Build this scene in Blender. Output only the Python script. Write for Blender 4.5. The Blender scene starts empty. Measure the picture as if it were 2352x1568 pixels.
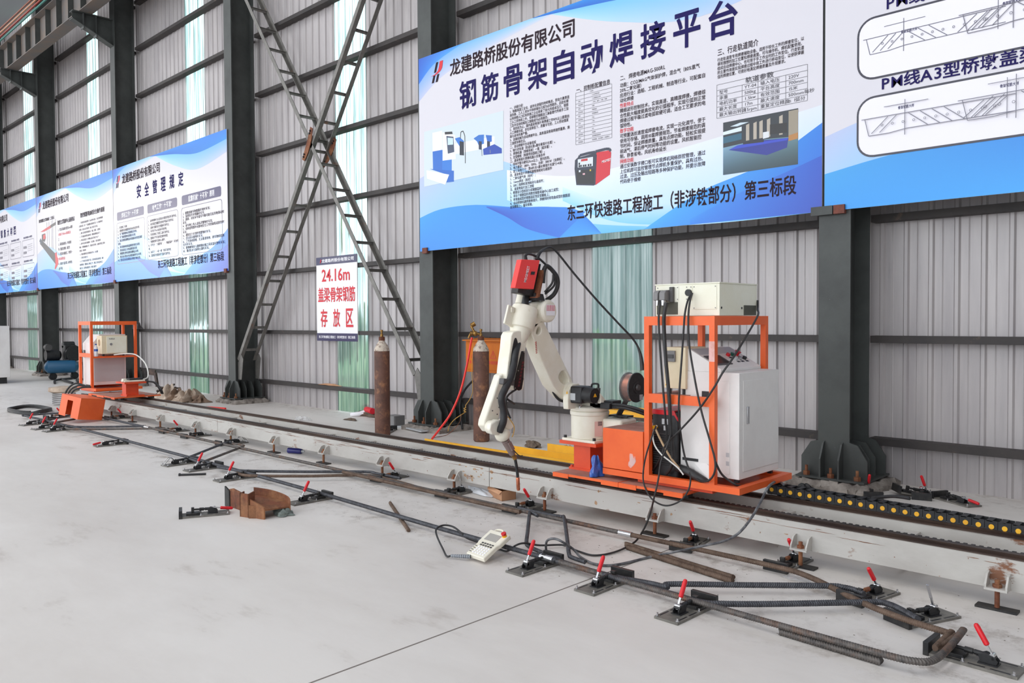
import bpy, bmesh, math, random
from mathutils import Vector, Matrix
SC = bpy.context.scene
COL = SC.collection
PI = math.pi
# ---------------------------------------------------------------- camera
cam = bpy.data.cameras.new('camera'); camo = bpy.data.objects.new('camera', cam); COL.objects.link(camo)
def cam_axes(yaw, p, r):
    cy, sy = math.cos(yaw), math.sin(yaw)
    fw = Vector((-sy*math.cos(p), cy*math.cos(p), -math.sin(p))); rt = Vector((cy, sy, 0)); up = rt.cross(fw)
    return rt*math.cos(r)+up*math.sin(r), up*math.cos(r)-rt*math.sin(r), fw
_a, _b, _c = cam_axes(math.radians(44.2204), math.radians(1.4851), math.radians(-.2948))
camo.matrix_world = Matrix(((_a.x, _b.x, -_c.x, 0), (_a.y, _b.y, -_c.y, 0), (_a.z, _b.z, -_c.z, 1.57), (0, 0, 0, 1)))
cam.sensor_width = 36; cam.lens = 1850/2352*36; cam.clip_end = 400
SC.camera = camo
# ---------------------------------------------------------------- sky, daylight, exposure
wd = bpy.data.worlds.new('sky'); SC.world = wd; wd.use_nodes = True
wd.node_tree.nodes['Background'].inputs[0].default_value = (.86, .93, 1, 1)
wd.node_tree.nodes['Background'].inputs[1].default_value = 2.6
def area(name, loc, sx, sy, power, rot=(0, 0, 0), col=(1, 1, 1), spread=180):
    l = bpy.data.lights.new(name, 'AREA'); l.shape = 'RECTANGLE'; l.size = sx; l.size_y = sy; l.energy = power; l.color = col
    l.spread = math.radians(spread)
    o = bpy.data.objects.new(name, l); COL.objects.link(o); o.location = loc; o.rotation_euler = rot
    return o
for i, x in enumerate((-38, -30, -22, -14, -6, 2)):          # translucent roof lights of the hall
    area('skylight_lamp', (x, -5, 11.3), 1.6, 19, 470, col=(.97, .98, 1))
area('door_daylight', (-16, -16.5, 6.2), 40, 5, 640, (math.radians(90), 0, 0), (1, .98, .96))   # open long side of the hall
area('gable_daylight', (-59.5, -10.5, 7.6), 9, 6.5, 1500, (math.radians(90), 0, math.radians(-90)), (1, .97, .92))  # bright gable opening at the far end
SC.view_settings.view_transform = 'Standard'; SC.view_settings.look = 'None'
SC.view_settings.exposure = 0; SC.view_settings.gamma = 1
# ---------------------------------------------------------------- helpers
def lin(v): v /= 255; return v/12.92 if v <= .04045 else ((v+.055)/1.055)**2.4
def C(rgb): return (lin(rgb[0]), lin(rgb[1]), lin(rgb[2]), 1)
def mat(n, rgb, r=.5, me=0, n2=None, sc=4, lo=.4, hi=.65, bump=0, bsc=80, spec=.5, st=(1, 1, 1), n3=None, sc3=1, lo3=.45, hi3=.7, det=6):
    m = bpy.data.materials.new(n); m.use_nodes = True; t = m.node_tree; p = t.nodes['Principled BSDF']
    p.inputs['Base Color'].default_value = C(rgb); p.inputs['Roughness'].default_value = r; p.inputs['Metallic'].default_value = me
    p.inputs['Specular IOR Level'].default_value = spec
    tc = t.nodes.new('ShaderNodeTexCoord'); mp = t.nodes.new('ShaderNodeMapping'); mp.inputs['Scale'].default_value = st
    t.links.new(tc.outputs['Object'], mp.inputs[0])
    prev = None
    for c2, s, l, h in ((n2, sc, lo, hi), (n3, sc3, lo3, hi3)):
        if not c2: continue
        no = t.nodes.new('ShaderNodeTexNoise'); no.inputs['Scale'].default_value = s; no.inputs['Detail'].default_value = det
        no.inputs['Roughness'].default_value = .65
        t.links.new(mp.outputs[0], no.inputs['Vector'])
        mr = t.nodes.new('ShaderNodeMapRange'); mr.inputs[1].default_value = l; mr.inputs[2].default_value = h
        t.links.new(no.outputs[0], mr.inputs[0])
        mx = t.nodes.new('ShaderNodeMix'); mx.data_type = 'RGBA'
        t.links.new(mr.outputs[0], mx.inputs[0]); mx.inputs[7].default_value = C(c2)
        if prev: t.links.new(prev, mx.inputs[6])
        else: mx.inputs[6].default_value = C(rgb)
        prev = mx.outputs[2]
    if prev: t.links.new(prev, p.inputs['Base Color'])
    if bump:
        no = t.nodes.new('ShaderNodeTexNoise'); no.inputs['Scale'].default_value = bsc; no.inputs['Detail'].default_value = 4
        t.links.new(mp.outputs[0], no.inputs['Vector'])
        b = t.nodes.new('ShaderNodeBump'); b.inputs['Strength'].default_value = bump; b.inputs['Distance'].default_value = .01
        t.links.new(no.outputs[0], b.inputs['Height']); t.links.new(b.outputs[0], p.inputs['Normal'])
    return m
def setp(m, **k):
    p = m.node_tree.nodes['Principled BSDF']
    for a, v in k.items(): p.inputs[a.replace('_', ' ')].default_value = v
    return m
def glyph_raw(s, off, _c={}):
    k = (s, off)
    if k not in _c:
        cu = bpy.data.curves.new('t', 'FONT'); cu.body = s; cu.size = 1; cu.offset = off; cu.resolution_u = 2
        ob = bpy.data.objects.new('t', cu); COL.objects.link(ob); bpy.context.view_layer.update()
        me = bpy.data.meshes.new_from_object(ob.evaluated_get(bpy.context.evaluated_depsgraph_get()))
        _c[k] = ([(v.co.x, v.co.y) for v in me.vertices], [tuple(p.vertices) for p in me.polygons], sum(p.area for p in me.polygons))
        bpy.data.objects.remove(ob); bpy.data.curves.remove(cu); bpy.data.meshes.remove(me)
    return _c[k]
def glyph_char(ch, off, _c={}):
    # letters are thickened as far as their outlines stay clean
    if (ch, off) not in _c:
        a = glyph_raw(ch, 0); best = a
        for o in (off*.4, off*.7, off):
            if o <= 0 or o > .016: break
            g = glyph_raw(ch, o)
            if len(g[0]) != len(a[0]) or g[2] < best[2]*1.02: break
            best = g
        _c[ch, off] = best
    return _c[ch, off]
def glyph_mesh(s, off):
    if s.isascii(): g = glyph_raw(s, min(off, .012)); return g[0], g[1]
    V, F, x = [], [], 0
    for ch in s:
        if ch == ' ': x += .3; continue
        g = glyph_char(ch, off); n = len(V); asc = ord(ch) < 0x2000
        V += [(a+x, b) for a, b in g[0]]; F += [tuple(i+n for i in f) for f in g[1]]
        x += (max([a for a, b in g[0]] or [.3])+.06) if asc else 1
    return V, F
def spline(pts, sub=6, closed=False):
    P = [Vector(p) for p in pts]; n = len(P)
    if n < 3 and not closed: return P
    out = []
    for i in range(n if closed else n-1):
        if closed: a, b, c, d = P[i-1], P[i], P[(i+1) % n], P[(i+2) % n]
        else: a, b, c, d = P[max(i-1, 0)], P[i], P[i+1], P[min(i+2, n-1)]
        for j in range(sub):
            t = j/sub
            out.append(.5*((2*b)+(c-a)*t+(2*a-5*b+4*c-d)*t*t+(3*b-a-3*c+d)*t**3))
    if not closed: out.append(P[-1])
    return out
def ortho(d):
    d = d.normalized(); u = d.cross(Vector((0, 0, 1)))
    if u.length < 1e-3: u = d.cross(Vector((0, 1, 0)))
    u.normalize(); return u, d.cross(u)
class M:
    def __init__(s): s.v = []; s.f = []; s.m = []; s.c = None
    def add(s, V, F, m=0):
        o = len(s.v); s.v += [Vector(p) for p in V]; s.f += [tuple(i+o for i in f) for f in F]; s.m += [m]*len(F); return s
    def hexa(s, P, m=0):
        return s.add(P, [(0, 3, 2, 1), (4, 5, 6, 7), (0, 1, 5, 4), (1, 2, 6, 5), (2, 3, 7, 6), (3, 0, 4, 7)], m)
    def box(s, x0, x1, y0, y1, z0, z1, m=0):
        return s.hexa([(x0, y0, z0), (x1, y0, z0), (x1, y1, z0), (x0, y1, z0), (x0, y0, z1), (x1, y0, z1), (x1, y1, z1), (x0, y1, z1)], m)
    def bar(s, p, q, w, h, m=0, up=(0, 0, 1)):
        p, q = Vector(p), Vector(q); d = (q-p).normalized(); u = d.cross(Vector(up))
        if u.length < 1e-3: u = Vector((1, 0, 0))
        u.normalize(); n = u.cross(d); u = u*w/2; n = n*h/2
        return s.hexa([p-u-n, p+u-n, q+u-n, q-u-n, p-u+n, p+u+n, q+u+n, q-u+n], m)
    def prism(s, poly, vec, m=0):
        n = len(poly); P = [Vector(p) for p in poly]; vec = Vector(vec)
        nr = Vector((0, 0, 0))
        for i in range(n): nr += P[i].cross(P[(i+1) % n])
        if nr.dot(vec) < 0: P.reverse()
        return s.add(P+[p+vec for p in P], [tuple(reversed(range(n))), tuple(range(n, 2*n))]+[(i, (i+1) % n, n+(i+1) % n, n+i) for i in range(n)], m)
    def poly(s, P, m=0): return s.add(P, [tuple(range(len(P)))], m)
    def rings(s, R, m=0, cap=True, closed=False):
        n = len(R[0]); V = [p for r in R for p in r]; F = []
        k = len(R)
        for i in range(k if closed else k-1):
            for j in range(n):
                F.append((i*n+j, i*n+(j+1) % n, ((i+1) % k)*n+(j+1) % n, ((i+1) % k)*n+j))
        if cap and not closed: F += [tuple(reversed(range(n))), tuple((k-1)*n+j for j in range(n))]
        return s.add(V, F, m)
    def cyl(s, p, q, r, r2=None, n=16, m=0, cap=True):
        p, q = Vector(p), Vector(q); u, w = ortho(q-p); r2 = r if r2 is None else r2
        return s.rings([[c+(u*math.cos(a)+w*math.sin(a))*x for a in [2*PI*j/n for j in range(n)]] for c, x in ((p, r), (q, r2))], m, cap)
    def lathe(s, prof, o=(0, 0, 0), ax=(0, 0, 1), n=24, m=0, cap=True):
        o = Vector(o); ax = Vector(ax).normalized(); u, w = ortho(ax)
        return s.rings([[o+ax*z+(u*math.cos(a)+w*math.sin(a))*max(r, 1e-4) for a in [2*PI*j/n for j in range(n)]] for r, z in prof], m, cap)
    def tube(s, pts, r, n=8, sub=6, m=0, closed=False, rr=None):
        P = spline(pts, sub, closed) if sub > 1 else [Vector(p) for p in pts]
        k = len(P); u = None; R = []
        for i in range(k):
            d = (P[(i+1) % k]-P[i-1]) if closed else (P[min(i+1, k-1)]-P[max(i-1, 0)])
            if d.length < 1e-9: d = Vector((0, 0, 1))
            d.normalize()
            if u is None: u, w = ortho(d)
            u = (u-d*u.dot(d)).normalized(); w = d.cross(u)
            x = rr(i/(k-1)) if rr else r
            R.append([P[i]+(u*math.cos(a)+w*math.sin(a))*x for a in [2*PI*j/n for j in range(n)]])
        return s.rings(R, m, True, closed)
    def rebar(s, pts, r, sub=8, m=0, pitch=.0125, n=12):
        # deformed bar: slanted raised ribs every pitch along the path
        P = spline(pts, sub) if len(pts) > 2 else [Vector(p) for p in pts]
        L = [0]
        for i in range(1, len(P)): L.append(L[-1]+(P[i]-P[i-1]).length)
        k = max(2, int(L[-1]/pitch)); R = []; j = 0; u = None
        for i in range(k):
            for fr, x in ((0, .97), (.5, .97), (.62, 1.09), (.85, 1.09)):
                t = (i+fr)/k*L[-1]
                while j < len(L)-2 and L[j+1] < t: j += 1
                c = P[j].lerp(P[j+1], (t-L[j])/max(1e-9, L[j+1]-L[j]))
                d = (P[min(j+2, len(P)-1)]-P[max(j-1, 0)]).normalized()
                if u is None: u, w = ortho(d)
                u = (u-d*u.dot(d)).normalized(); w = d.cross(u)
                R.append([c+(u*math.cos(a)+w*math.sin(a))*x*r+d*(math.cos(2*a)*.35*r) for a in [2*PI*q/n for q in range(n)]])
        return s.rings(R, m)
    def sph(s, c, r, n=12, m=0, sx=(1, 1, 1)):
        c = Vector(c); k = n//2
        return s.rings([[c+Vector((math.cos(2*PI*j/n)*math.sin(a)*r*sx[0], math.sin(2*PI*j/n)*math.sin(a)*r*sx[1], -math.cos(a)*r*sx[2])) for j in range(n)] for a in [max(.02, min(PI-.02, PI*i/k)) for i in range(k+1)]], m)
    def text(s, t, o, u, v, off=0, m=0):
        V, F = glyph_mesh(t, off); o, u, v = Vector(o), Vector(u), Vector(v)
        return s.add([o+u*x+v*y for x, y in V], F, m)
    def textfit(s, t, o, u, v, w, h, off=0, m=0, strike=0):
        # u, v unit directions; the ink box starts at o and is w wide, h high
        V, F = glyph_mesh(t, off); o, u, v = Vector(o), Vector(u), Vector(v)
        if not V: return s
        xs = [a for a, b in V]; ys = [b for a, b in V]; x0, y0 = min(xs), min(ys)
        sx = w/max(1e-6, max(xs)-x0); sy = h/max(1e-6, max(ys)-y0)
        nrm = u.cross(v).normalized()
        for k, (dx, dy) in enumerate([(0, 0)]+([(-strike, 0), (strike, 0), (0, strike), (0, -strike)] if strike else [])):
            s.add([o+u*((a-x0+dx)*sx)+v*((b-y0+dy)*sy)+nrm*(k*.0002) for a, b in V], F, m)
        return s
    def build(s, name, mats, parent=None, bev=0, ang=35, smooth=True, seg=2, **props):
        me = bpy.data.meshes.new(name); org = Vector(parent['_o']) if parent else Vector((0, 0, 0))
        me.from_pydata([p-org for p in s.v], [], s.f)
        for x in (mats if isinstance(mats, (list, tuple)) else [mats]): me.materials.append(x)
        if len(set(s.m)) > 1: me.polygons.foreach_set('material_index', s.m)
        me.update()
        if smooth:
            me.polygons.foreach_set('use_smooth', [True]*len(me.polygons)); me.set_sharp_from_angle(angle=math.radians(ang))
        o = bpy.data.objects.new(name, me); COL.objects.link(o); o['_o'] = tuple(org)
        if parent: o.parent = parent
        if bev:
            b = o.modifiers.new('edge', 'BEVEL'); b.width = bev; b.segments = seg; b.limit_method = 'ANGLE'; b.angle_limit = math.radians(40)
        for a, v in props.items(): o[a] = v
        return o
def thing(name, label, cat, loc=(0, 0, 0), group=None):
    o = bpy.data.objects.new(name, None); COL.objects.link(o); o.location = loc; o['_o'] = tuple(loc); o.empty_display_size = .1
    o['label'] = label; o['category'] = cat
    if group: o['group'] = group
    return o
def tag(o, label, cat, group=None, kind=None):
    o['label'] = label; o['category'] = cat
    if group: o['group'] = group
    if kind: o['kind'] = kind
    return o
def dup(o, parent=None):
    c = o.copy(); COL.objects.link(c)
    if parent: c.parent = parent
    for ch in o.children: dup(ch, c)
    return c
def carve(o, cutter):
    c = cutter.build('cut', [], smooth=False)
    c.location = -Vector(o['_o'])+Vector((0, 0, 0)); bpy.context.view_layer.update()
    c.matrix_world = Matrix.Identity(4); bpy.context.view_layer.update()
    b = o.modifiers.new('b', 'BOOLEAN'); b.object = c; b.operation = 'DIFFERENCE'; b.solver = 'EXACT'
    bpy.context.view_layer.update()
    me = bpy.data.meshes.new_from_object(o.evaluated_get(bpy.context.evaluated_depsgraph_get()))
    o.modifiers.clear(); o.data = me
    me.polygons.foreach_set('use_smooth', [True]*len(me.polygons)); me.set_sharp_from_angle(angle=math.radians(35))
    bpy.data.objects.remove(c)
rnd = random.Random(7)
X3, Y3, Z3 = Vector((1, 0, 0)), Vector((0, 1, 0)), Vector((0, 0, 1))
# ---------------------------------------------------------------- materials
MT = dict(
 panel=mat('galvanised_wall_panel', (186, 180, 179), .38, .1, n2=(166, 160, 161), sc=1.6, lo=.35, hi=.7, st=(4, 1, .35), bump=.04, bsc=9, n3=(140, 137, 140), sc3=5, lo3=.62, hi3=.85),
 column=mat('dark_grey_column_paint', (74, 77, 75), .5, n2=(62, 64, 63), sc=2, bump=.05, bsc=60, n3=(170, 170, 165), sc3=38, lo3=.71, hi3=.76, spec=.4),
 girt=mat('dark_primer_girt', (58, 52, 50), .6, n2=(46, 42, 42), sc=3, n3=(104, 88, 74), sc3=9, lo3=.62, hi3=.8),
 brace=mat('grey_brace_steel', (124, 121, 116), .5, .2, n2=(102, 99, 95), sc=6, n3=(128, 92, 68), sc3=4, lo3=.62, hi3=.75),
 rust=mat('rusty_steel', (126, 72, 46), .8, n2=(84, 48, 34), sc=9, n3=(156, 108, 72), sc3=5, bump=.3, bsc=60),
 footing=mat('rough_concrete', (158, 150, 142), .9, n2=(112, 104, 98), sc=7, bump=.9, bsc=22),
 black=mat('black_rubber', (30, 30, 32), .5, n2=(42, 42, 44), sc=20),
 blacksteel=mat('black_steel', (40, 40, 42), .45, .3, n2=(62, 60, 58), sc=14, n3=(96, 90, 84), sc3=26, lo3=.66, hi3=.8),
 clampgrey=mat('worn_clamp_plate', (124, 120, 113), .5, 0, n2=(92, 89, 84), sc=12, n3=(128, 122, 114), sc3=20, lo3=.6, hi3=.8),
 chrome=mat('bright_zinc', (196, 196, 198), .25, .9),
 redgrip=mat('red_grip', (216, 32, 42), .35),
 rebar=mat('rebar_steel', (104, 98, 94), .55, .45, n2=(124, 88, 66), sc=7, lo=.5, hi=.7, n3=(70, 68, 68), sc3=30),
 rebardark=mat('dark_rebar_steel', (86, 87, 92), .5, .5, n2=(64, 64, 68), sc=25),
 rebarbrown=mat('brown_rebar_steel', (112, 92, 78), .65, .3, n2=(84, 66, 54), sc=12, n3=(140, 122, 104), sc3=30, lo3=.6, hi3=.8),
 orange=mat('orange_paint', (240, 104, 44), .42, n2=(232, 94, 38), sc=3, n3=(188, 96, 62), sc3=7, lo3=.68, hi3=.85),
 redorange=mat('red_orange_paint', (228, 78, 36), .42, n2=(214, 70, 34), sc=4),
 orangedust=mat('dusty_orange_plate', (176, 130, 116), .8, n2=(150, 106, 94), sc=6, n3=(222, 104, 60), sc3=5, lo3=.6, hi3=.75),
 cream=mat('cream_robot_paint', (236, 231, 216), .38, n2=(228, 221, 202), sc=5, n3=(200, 186, 158), sc3=9, lo3=.66, hi3=.85),
 white=mat('white_cabinet_paint', (232, 229, 226), .42, n2=(224, 220, 217), sc=3, n3=(200, 190, 182), sc3=6, lo3=.68, hi3=.85),
 boxcream=mat('pale_cream_controller_paint', (236, 235, 219), .45, n2=(230, 227, 206), sc=3),
 beige=mat('aged_beige_paint', (232, 218, 186), .5, n2=(226, 210, 176), sc=5),
 railpaint=mat('chipped_pale_grey_paint', (188, 184, 178), .55, n2=(166, 160, 154), sc=2.2, lo=.45, hi=.75, n3=(126, 84, 60), sc3=6, lo3=.62, hi3=.68, st=(.6, 1, 1.3), bump=.1, bsc=30),
 railsteel=mat('dark_rail_steel', (66, 54, 50), .38, .5, n2=(92, 74, 64), sc=6, st=(.3, 3, 3)),
 yellow=mat('yellow_paint', (245, 184, 42), .5, n2=(232, 168, 38), sc=3, n3=(170, 122, 50), sc3=10, lo3=.68, hi3=.8),
 boxorange=mat('amber_distribution_box_paint', (206, 110, 4), .5, n2=(196, 102, 4), spec=.3, sc=5),
 darkgrey=mat('dark_grey_plastic', (78, 76, 76), .5),
 midgrey=mat('mid_grey_plastic', (128, 126, 126), .5),
 lightgrey=mat('light_grey_plastic', (186, 188, 190), .45),
 brass=mat('tarnished_brass', (172, 132, 72), .4, .8, n2=(118, 88, 52), sc=14),
 copper=mat('copper_wire', (206, 128, 98), .3, .85, n2=(170, 96, 70), sc=30, st=(8, 1, 1)),
 cable=mat('black_cable', (34, 33, 34), .5, n2=(50, 49, 50), sc=12),
 greycable=mat('scuffed_grey_cable', (62, 62, 66), .5, n2=(128, 128, 130), sc=16),
 greycord=mat('grey_cord_boot', (140, 144, 150), .5),
 whitecable=mat('white_cable', (222, 220, 214), .45),
 tancable=mat('tan_flat_cable', (190, 158, 122), .6),
 yellowcord=mat('yellow_coiled_cord', (196, 150, 70), .5),
 redhose=mat('red_hose', (238, 52, 44), .4),
 red=mat('red_plastic', (206, 30, 40), .35),
 feederred=mat('red_feeder_paint', (250, 64, 60), .4),
 print_dark=mat('dark_print', (50, 38, 46), .7, spec=.15),
 print_navy=mat('navy_print', (38, 32, 88), .7, spec=.15),
 print_grey=mat('grey_print', (92, 90, 96), .7, spec=.15),
 print_red=mat('red_print', (214, 30, 48), .5),
 print_white=mat('white_print', (244, 242, 246), .5),
 print_yellow=mat('yellow_sticker', (240, 178, 32), .5),
 navyband=mat('dark_navy_band', (34, 28, 78), .3),
 board=mat('white_sign_board', (240, 238, 240), .22),
 oxide=mat('red_oxide_clip', (118, 62, 48), .7, n2=(92, 50, 40), sc=30),
 cardboard=mat('brown_cardboard', (188, 142, 108), .8, n2=(172, 126, 94), sc=8),
 cloth=mat('dirty_canvas', (196, 178, 160), .9, n2=(150, 128, 110), sc=5, bump=.5, bsc=40),
 screen=mat('dark_screen', (60, 58, 60), .12),
 lcd=mat('pendant_screen', (170, 166, 160), .1),
 blueplastic=mat('blue_plastic_film', (62, 104, 186), .2, n2=(38, 74, 152), sc=14, bump=.6, bsc=25),
 navycan=mat('navy_spray_can', (40, 40, 110), .3),
 compblue=mat('blue_compressor_paint', (38, 92, 128), .35),
 mesh=mat('dark_mesh', (84, 84, 72), .6),
 dust=mat('brown_debris', (120, 104, 90), .9, n2=(84, 70, 60), sc=30),
)
def floor_mat():
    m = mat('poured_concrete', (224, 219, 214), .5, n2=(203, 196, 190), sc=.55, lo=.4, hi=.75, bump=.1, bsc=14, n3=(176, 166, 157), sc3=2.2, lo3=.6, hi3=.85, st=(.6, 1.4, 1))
    t = m.node_tree; N = t.nodes; L = t.links; p = N['Principled BSDF']; src = p.inputs['Base Color'].links[0].from_socket
    tc = N.new('ShaderNodeTexCoord'); sp = N.new('ShaderNodeSeparateXYZ'); L.new(tc.outputs['Object'], sp.inputs[0])
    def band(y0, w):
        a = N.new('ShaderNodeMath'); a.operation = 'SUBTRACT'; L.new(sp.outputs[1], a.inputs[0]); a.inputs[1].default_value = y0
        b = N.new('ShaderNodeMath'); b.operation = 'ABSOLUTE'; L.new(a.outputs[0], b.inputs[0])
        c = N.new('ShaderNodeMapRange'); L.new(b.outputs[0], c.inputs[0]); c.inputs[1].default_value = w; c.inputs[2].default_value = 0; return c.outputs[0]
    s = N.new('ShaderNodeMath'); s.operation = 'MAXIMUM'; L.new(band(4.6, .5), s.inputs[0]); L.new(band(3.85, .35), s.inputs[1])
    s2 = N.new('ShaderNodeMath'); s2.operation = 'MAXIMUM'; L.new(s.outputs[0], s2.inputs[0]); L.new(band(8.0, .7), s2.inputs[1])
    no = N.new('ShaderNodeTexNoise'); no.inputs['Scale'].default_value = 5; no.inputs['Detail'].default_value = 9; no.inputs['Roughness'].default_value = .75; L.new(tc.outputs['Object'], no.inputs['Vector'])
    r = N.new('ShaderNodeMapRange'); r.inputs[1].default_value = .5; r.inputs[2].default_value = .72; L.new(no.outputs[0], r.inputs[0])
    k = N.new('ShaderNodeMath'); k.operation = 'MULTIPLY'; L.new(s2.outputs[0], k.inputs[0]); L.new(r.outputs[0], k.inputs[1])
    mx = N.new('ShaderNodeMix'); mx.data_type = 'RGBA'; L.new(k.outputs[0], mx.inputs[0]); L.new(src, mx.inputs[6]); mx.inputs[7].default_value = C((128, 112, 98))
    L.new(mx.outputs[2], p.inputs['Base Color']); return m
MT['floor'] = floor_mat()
def vcol_mat(n, rough):
    m = mat(n, (255, 255, 255), rough); t = m.node_tree
    a = t.nodes.new('ShaderNodeVertexColor'); a.layer_name = 'print'
    t.links.new(a.outputs[0], t.nodes['Principled BSDF'].inputs['Base Color']); return m
MT['print'] = vcol_mat('banner_print', .3)
def film(n, rgb, alpha, rough=.15):
    m = mat(n, rgb, rough); setp(m, Alpha=alpha); return m
MT['clearfilm'] = film('clear_plastic', (240, 240, 240), .35, .12)
MT['rag_b'] = mat('brown_canvas', (150, 126, 106), .9, n2=(112, 92, 78), sc=6, bump=.5, bsc=40)
MT['rag_c'] = mat('pale_canvas', (214, 200, 184), .9, n2=(176, 156, 138), sc=6, bump=.5, bsc=40)
MT['rag'] = mat('grey_green_rag', (140, 150, 144), .9, n2=(90, 98, 94), sc=12)
MT['rustpale'] = mat('pale_rust_stain', (178, 150, 122), .7, n2=(160, 118, 84), sc=20)
MT['pinkscrape'] = mat('scraped_paint', (224, 176, 170), .6, n2=(210, 150, 136), sc=20)
MT['clearcover'] = film('clear_cover', (240, 240, 240), .13, .08)
MT['whitefilm'] = film('white_plastic_bag', (240, 242, 246), .8, .25)
def strip_mat():
    m = bpy.data.materials.new('translucent_wall_sheet'); m.use_nodes = True; t = m.node_tree; N = t.nodes; L = t.links
    N.remove(N['Principled BSDF']); out = N['Material Output']
    tc = N.new('ShaderNodeTexCoord'); mp = N.new('ShaderNodeMapping'); mp.inputs['Scale'].default_value = (22, 1, .7); L.new(tc.outputs['Object'], mp.inputs[0])
    no = N.new('ShaderNodeTexNoise'); no.inputs['Scale'].default_value = 1.3; no.inputs['Detail'].default_value = 9; L.new(mp.outputs[0], no.inputs['Vector'])
    mr = N.new('ShaderNodeMapRange'); mr.inputs[1].default_value = .38; mr.inputs[2].default_value = .66; L.new(no.outputs[0], mr.inputs[0])
    mx = N.new('ShaderNodeMix'); mx.data_type = 'RGBA'; L.new(mr.outputs[0], mx.inputs[0]); mx.inputs[6].default_value = C((150, 178, 174)); mx.inputs[7].default_value = C((246, 248, 246))
    tr = N.new('ShaderNodeBsdfTranslucent'); L.new(mx.outputs[2], tr.inputs[0])
    rf = N.new('ShaderNodeBsdfRefraction'); rf.inputs['IOR'].default_value = 1.04; rf.inputs['Roughness'].default_value = .33; L.new(mx.outputs[2], rf.inputs[0])
    m1 = N.new('ShaderNodeMixShader'); m1.inputs[0].default_value = .66; L.new(tr.outputs[0], m1.inputs[1]); L.new(rf.outputs[0], m1.inputs[2])
    gl = N.new('ShaderNodeBsdfGlossy'); gl.inputs['Roughness'].default_value = .3; m2 = N.new('ShaderNodeMixShader'); m2.inputs[0].default_value = .08
    L.new(m1.outputs[0], m2.inputs[1]); L.new(gl.outputs[0], m2.inputs[2]); L.new(m2.outputs[0], out.inputs[0]); return m
MT['strip'] = strip_mat()
MT['leaf'] = mat('outdoor_foliage', (70, 128, 62), .8, n2=(40, 92, 46), sc=1.2, n3=(120, 160, 80), sc3=2.5, lo3=.55, hi3=.75)
MT['grass'] = mat('outdoor_grass', (98, 138, 84), .9)
# ---------------------------------------------------------------- the hall
def struct(o): o['kind'] = 'structure'; return o
struct(M().box(-62, 14, -17, 8.03, -.2, 0).build('floor', MT['floor'], smooth=False))
struct(M().box(-62, 14, 8.03, 60, -.25, -.05).build('exterior_ground', MT['grass'], smooth=False))
xj = -3.049
struct(M().box(xj-.0045, xj+.0045, -10, 4.9, -.01, .0012).build('trim_1', mat('floor_joint_sealant', (128, 120, 114), .9), smooth=False))
YW = 8.03
def ribbed(x0, x1, z0, z1, sgn=1):
    xs = []; p = .2165; k = math.floor((x0+2.631)/p)
    pr = [(x0, 0)]
    while True:
        c = -2.631+k*p; k += 1
        if c-.03 > x1: break
        for dx, dy in ((-.028, 0), (-.014, -.022), (.014, -.022), (.028, 0), (.09, 0), (.097, -.004), (.104, 0)):
            if x0 < c+dx < x1: pr.append((c+dx, dy))
    pr.append((x1, 0))
    V = [(x, YW+y, z) for z in (z0, z1) for x, y in pr]; n = len(pr)
    return V, [(i, i+1, n+i+1, n+i) for i in range(n-1)]
SX = [(-36.3, -35.35), (-30.38, -29.4), (-24.37, -23.45), (-18.03, -17.12), (-12.09, -11.19), (-6.38, -5.49), (-.4, .5)]
w = M(); e = -62
for a, b in SX+[(14, 14)]:
    w.add(*ribbed(e, a, 0, 11.6)); e = b
struct(w.build('wall_back', MT['panel'], smooth=False))
for i, (a, b) in enumerate(SX):
    struct(M().add(*ribbed(a-.02, b+.02, 0, 11.6)).build('window_%d' % (i+1), MT['strip'], smooth=False)).location.y = -.004
# girts: horizontal dark tubes between the columns, one set per bay
CX = [-2.902-5.865*k for k in range(-2, 9)]
CX[2:7] = [-2.902, -8.742, -14.62, -20.52, -26.6]
k = 2
for z in (.405, 1.375, 2.515, 3.66, 4.84, 5.99, 7.13, 8.28, 9.4):
    for i in range(8):
        struct(M().box(CX[i+1]+.004, CX[i]-.294, 7.862, 8.002, z-.034, z+.034).build('trim_%d' % k, MT['girt'], smooth=False)); k += 1
struct(M().box(-62, 14, -17, 8.03, 11.6, 11.75).build('ceiling', mat('roof_sheet', (150, 152, 156), .6), smooth=False))
struct(M().box(-62, -60, -17, 8.03, 0, 11.6).build('wall_left', MT['panel'], smooth=False))
struct(M().box(14, 14.1, -17, 8.03, 0, 11.6).build('light_block_wall_right', MT['panel'], smooth=False))  # unseen end wall, added to cut the sky light from the right
sh = M().box(-15, -7.5, 14, 18, -.1, 3.6); tag(sh.build('shed', mat('blue_grey_shed', (112, 142, 156), .7), smooth=False), 'blue grey shed outside, blurred through the wall sheet behind the robot', 'shed')
# hedge and trees outside, seen blurred through the translucent sheets
def foliage(name, x0, x1, y, z1, lab, cat):
    m = M()
    for i in range(int((x1-x0)*z1*.5)):
        r = rnd.uniform(.5, 1.1); m.sph((rnd.uniform(x0, x1), y+rnd.uniform(-.6, .9), rnd.uniform(.1, z1)*rnd.uniform(.6, 1)), r, 8, 0, (1, .8, rnd.uniform(.7, 1.1)))
    return tag(m.build(name, MT['leaf']), lab, cat, kind='stuff')
foliage('hedge', -17, 8, 11.2, 1.0, 'green hedge outside, blurred through the translucent wall sheets', 'hedge')
foliage('tree_row', -48, -19, 12.5, 5.4, 'tall green trees outside, blurred through the far left wall sheets', 'tree')
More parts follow.
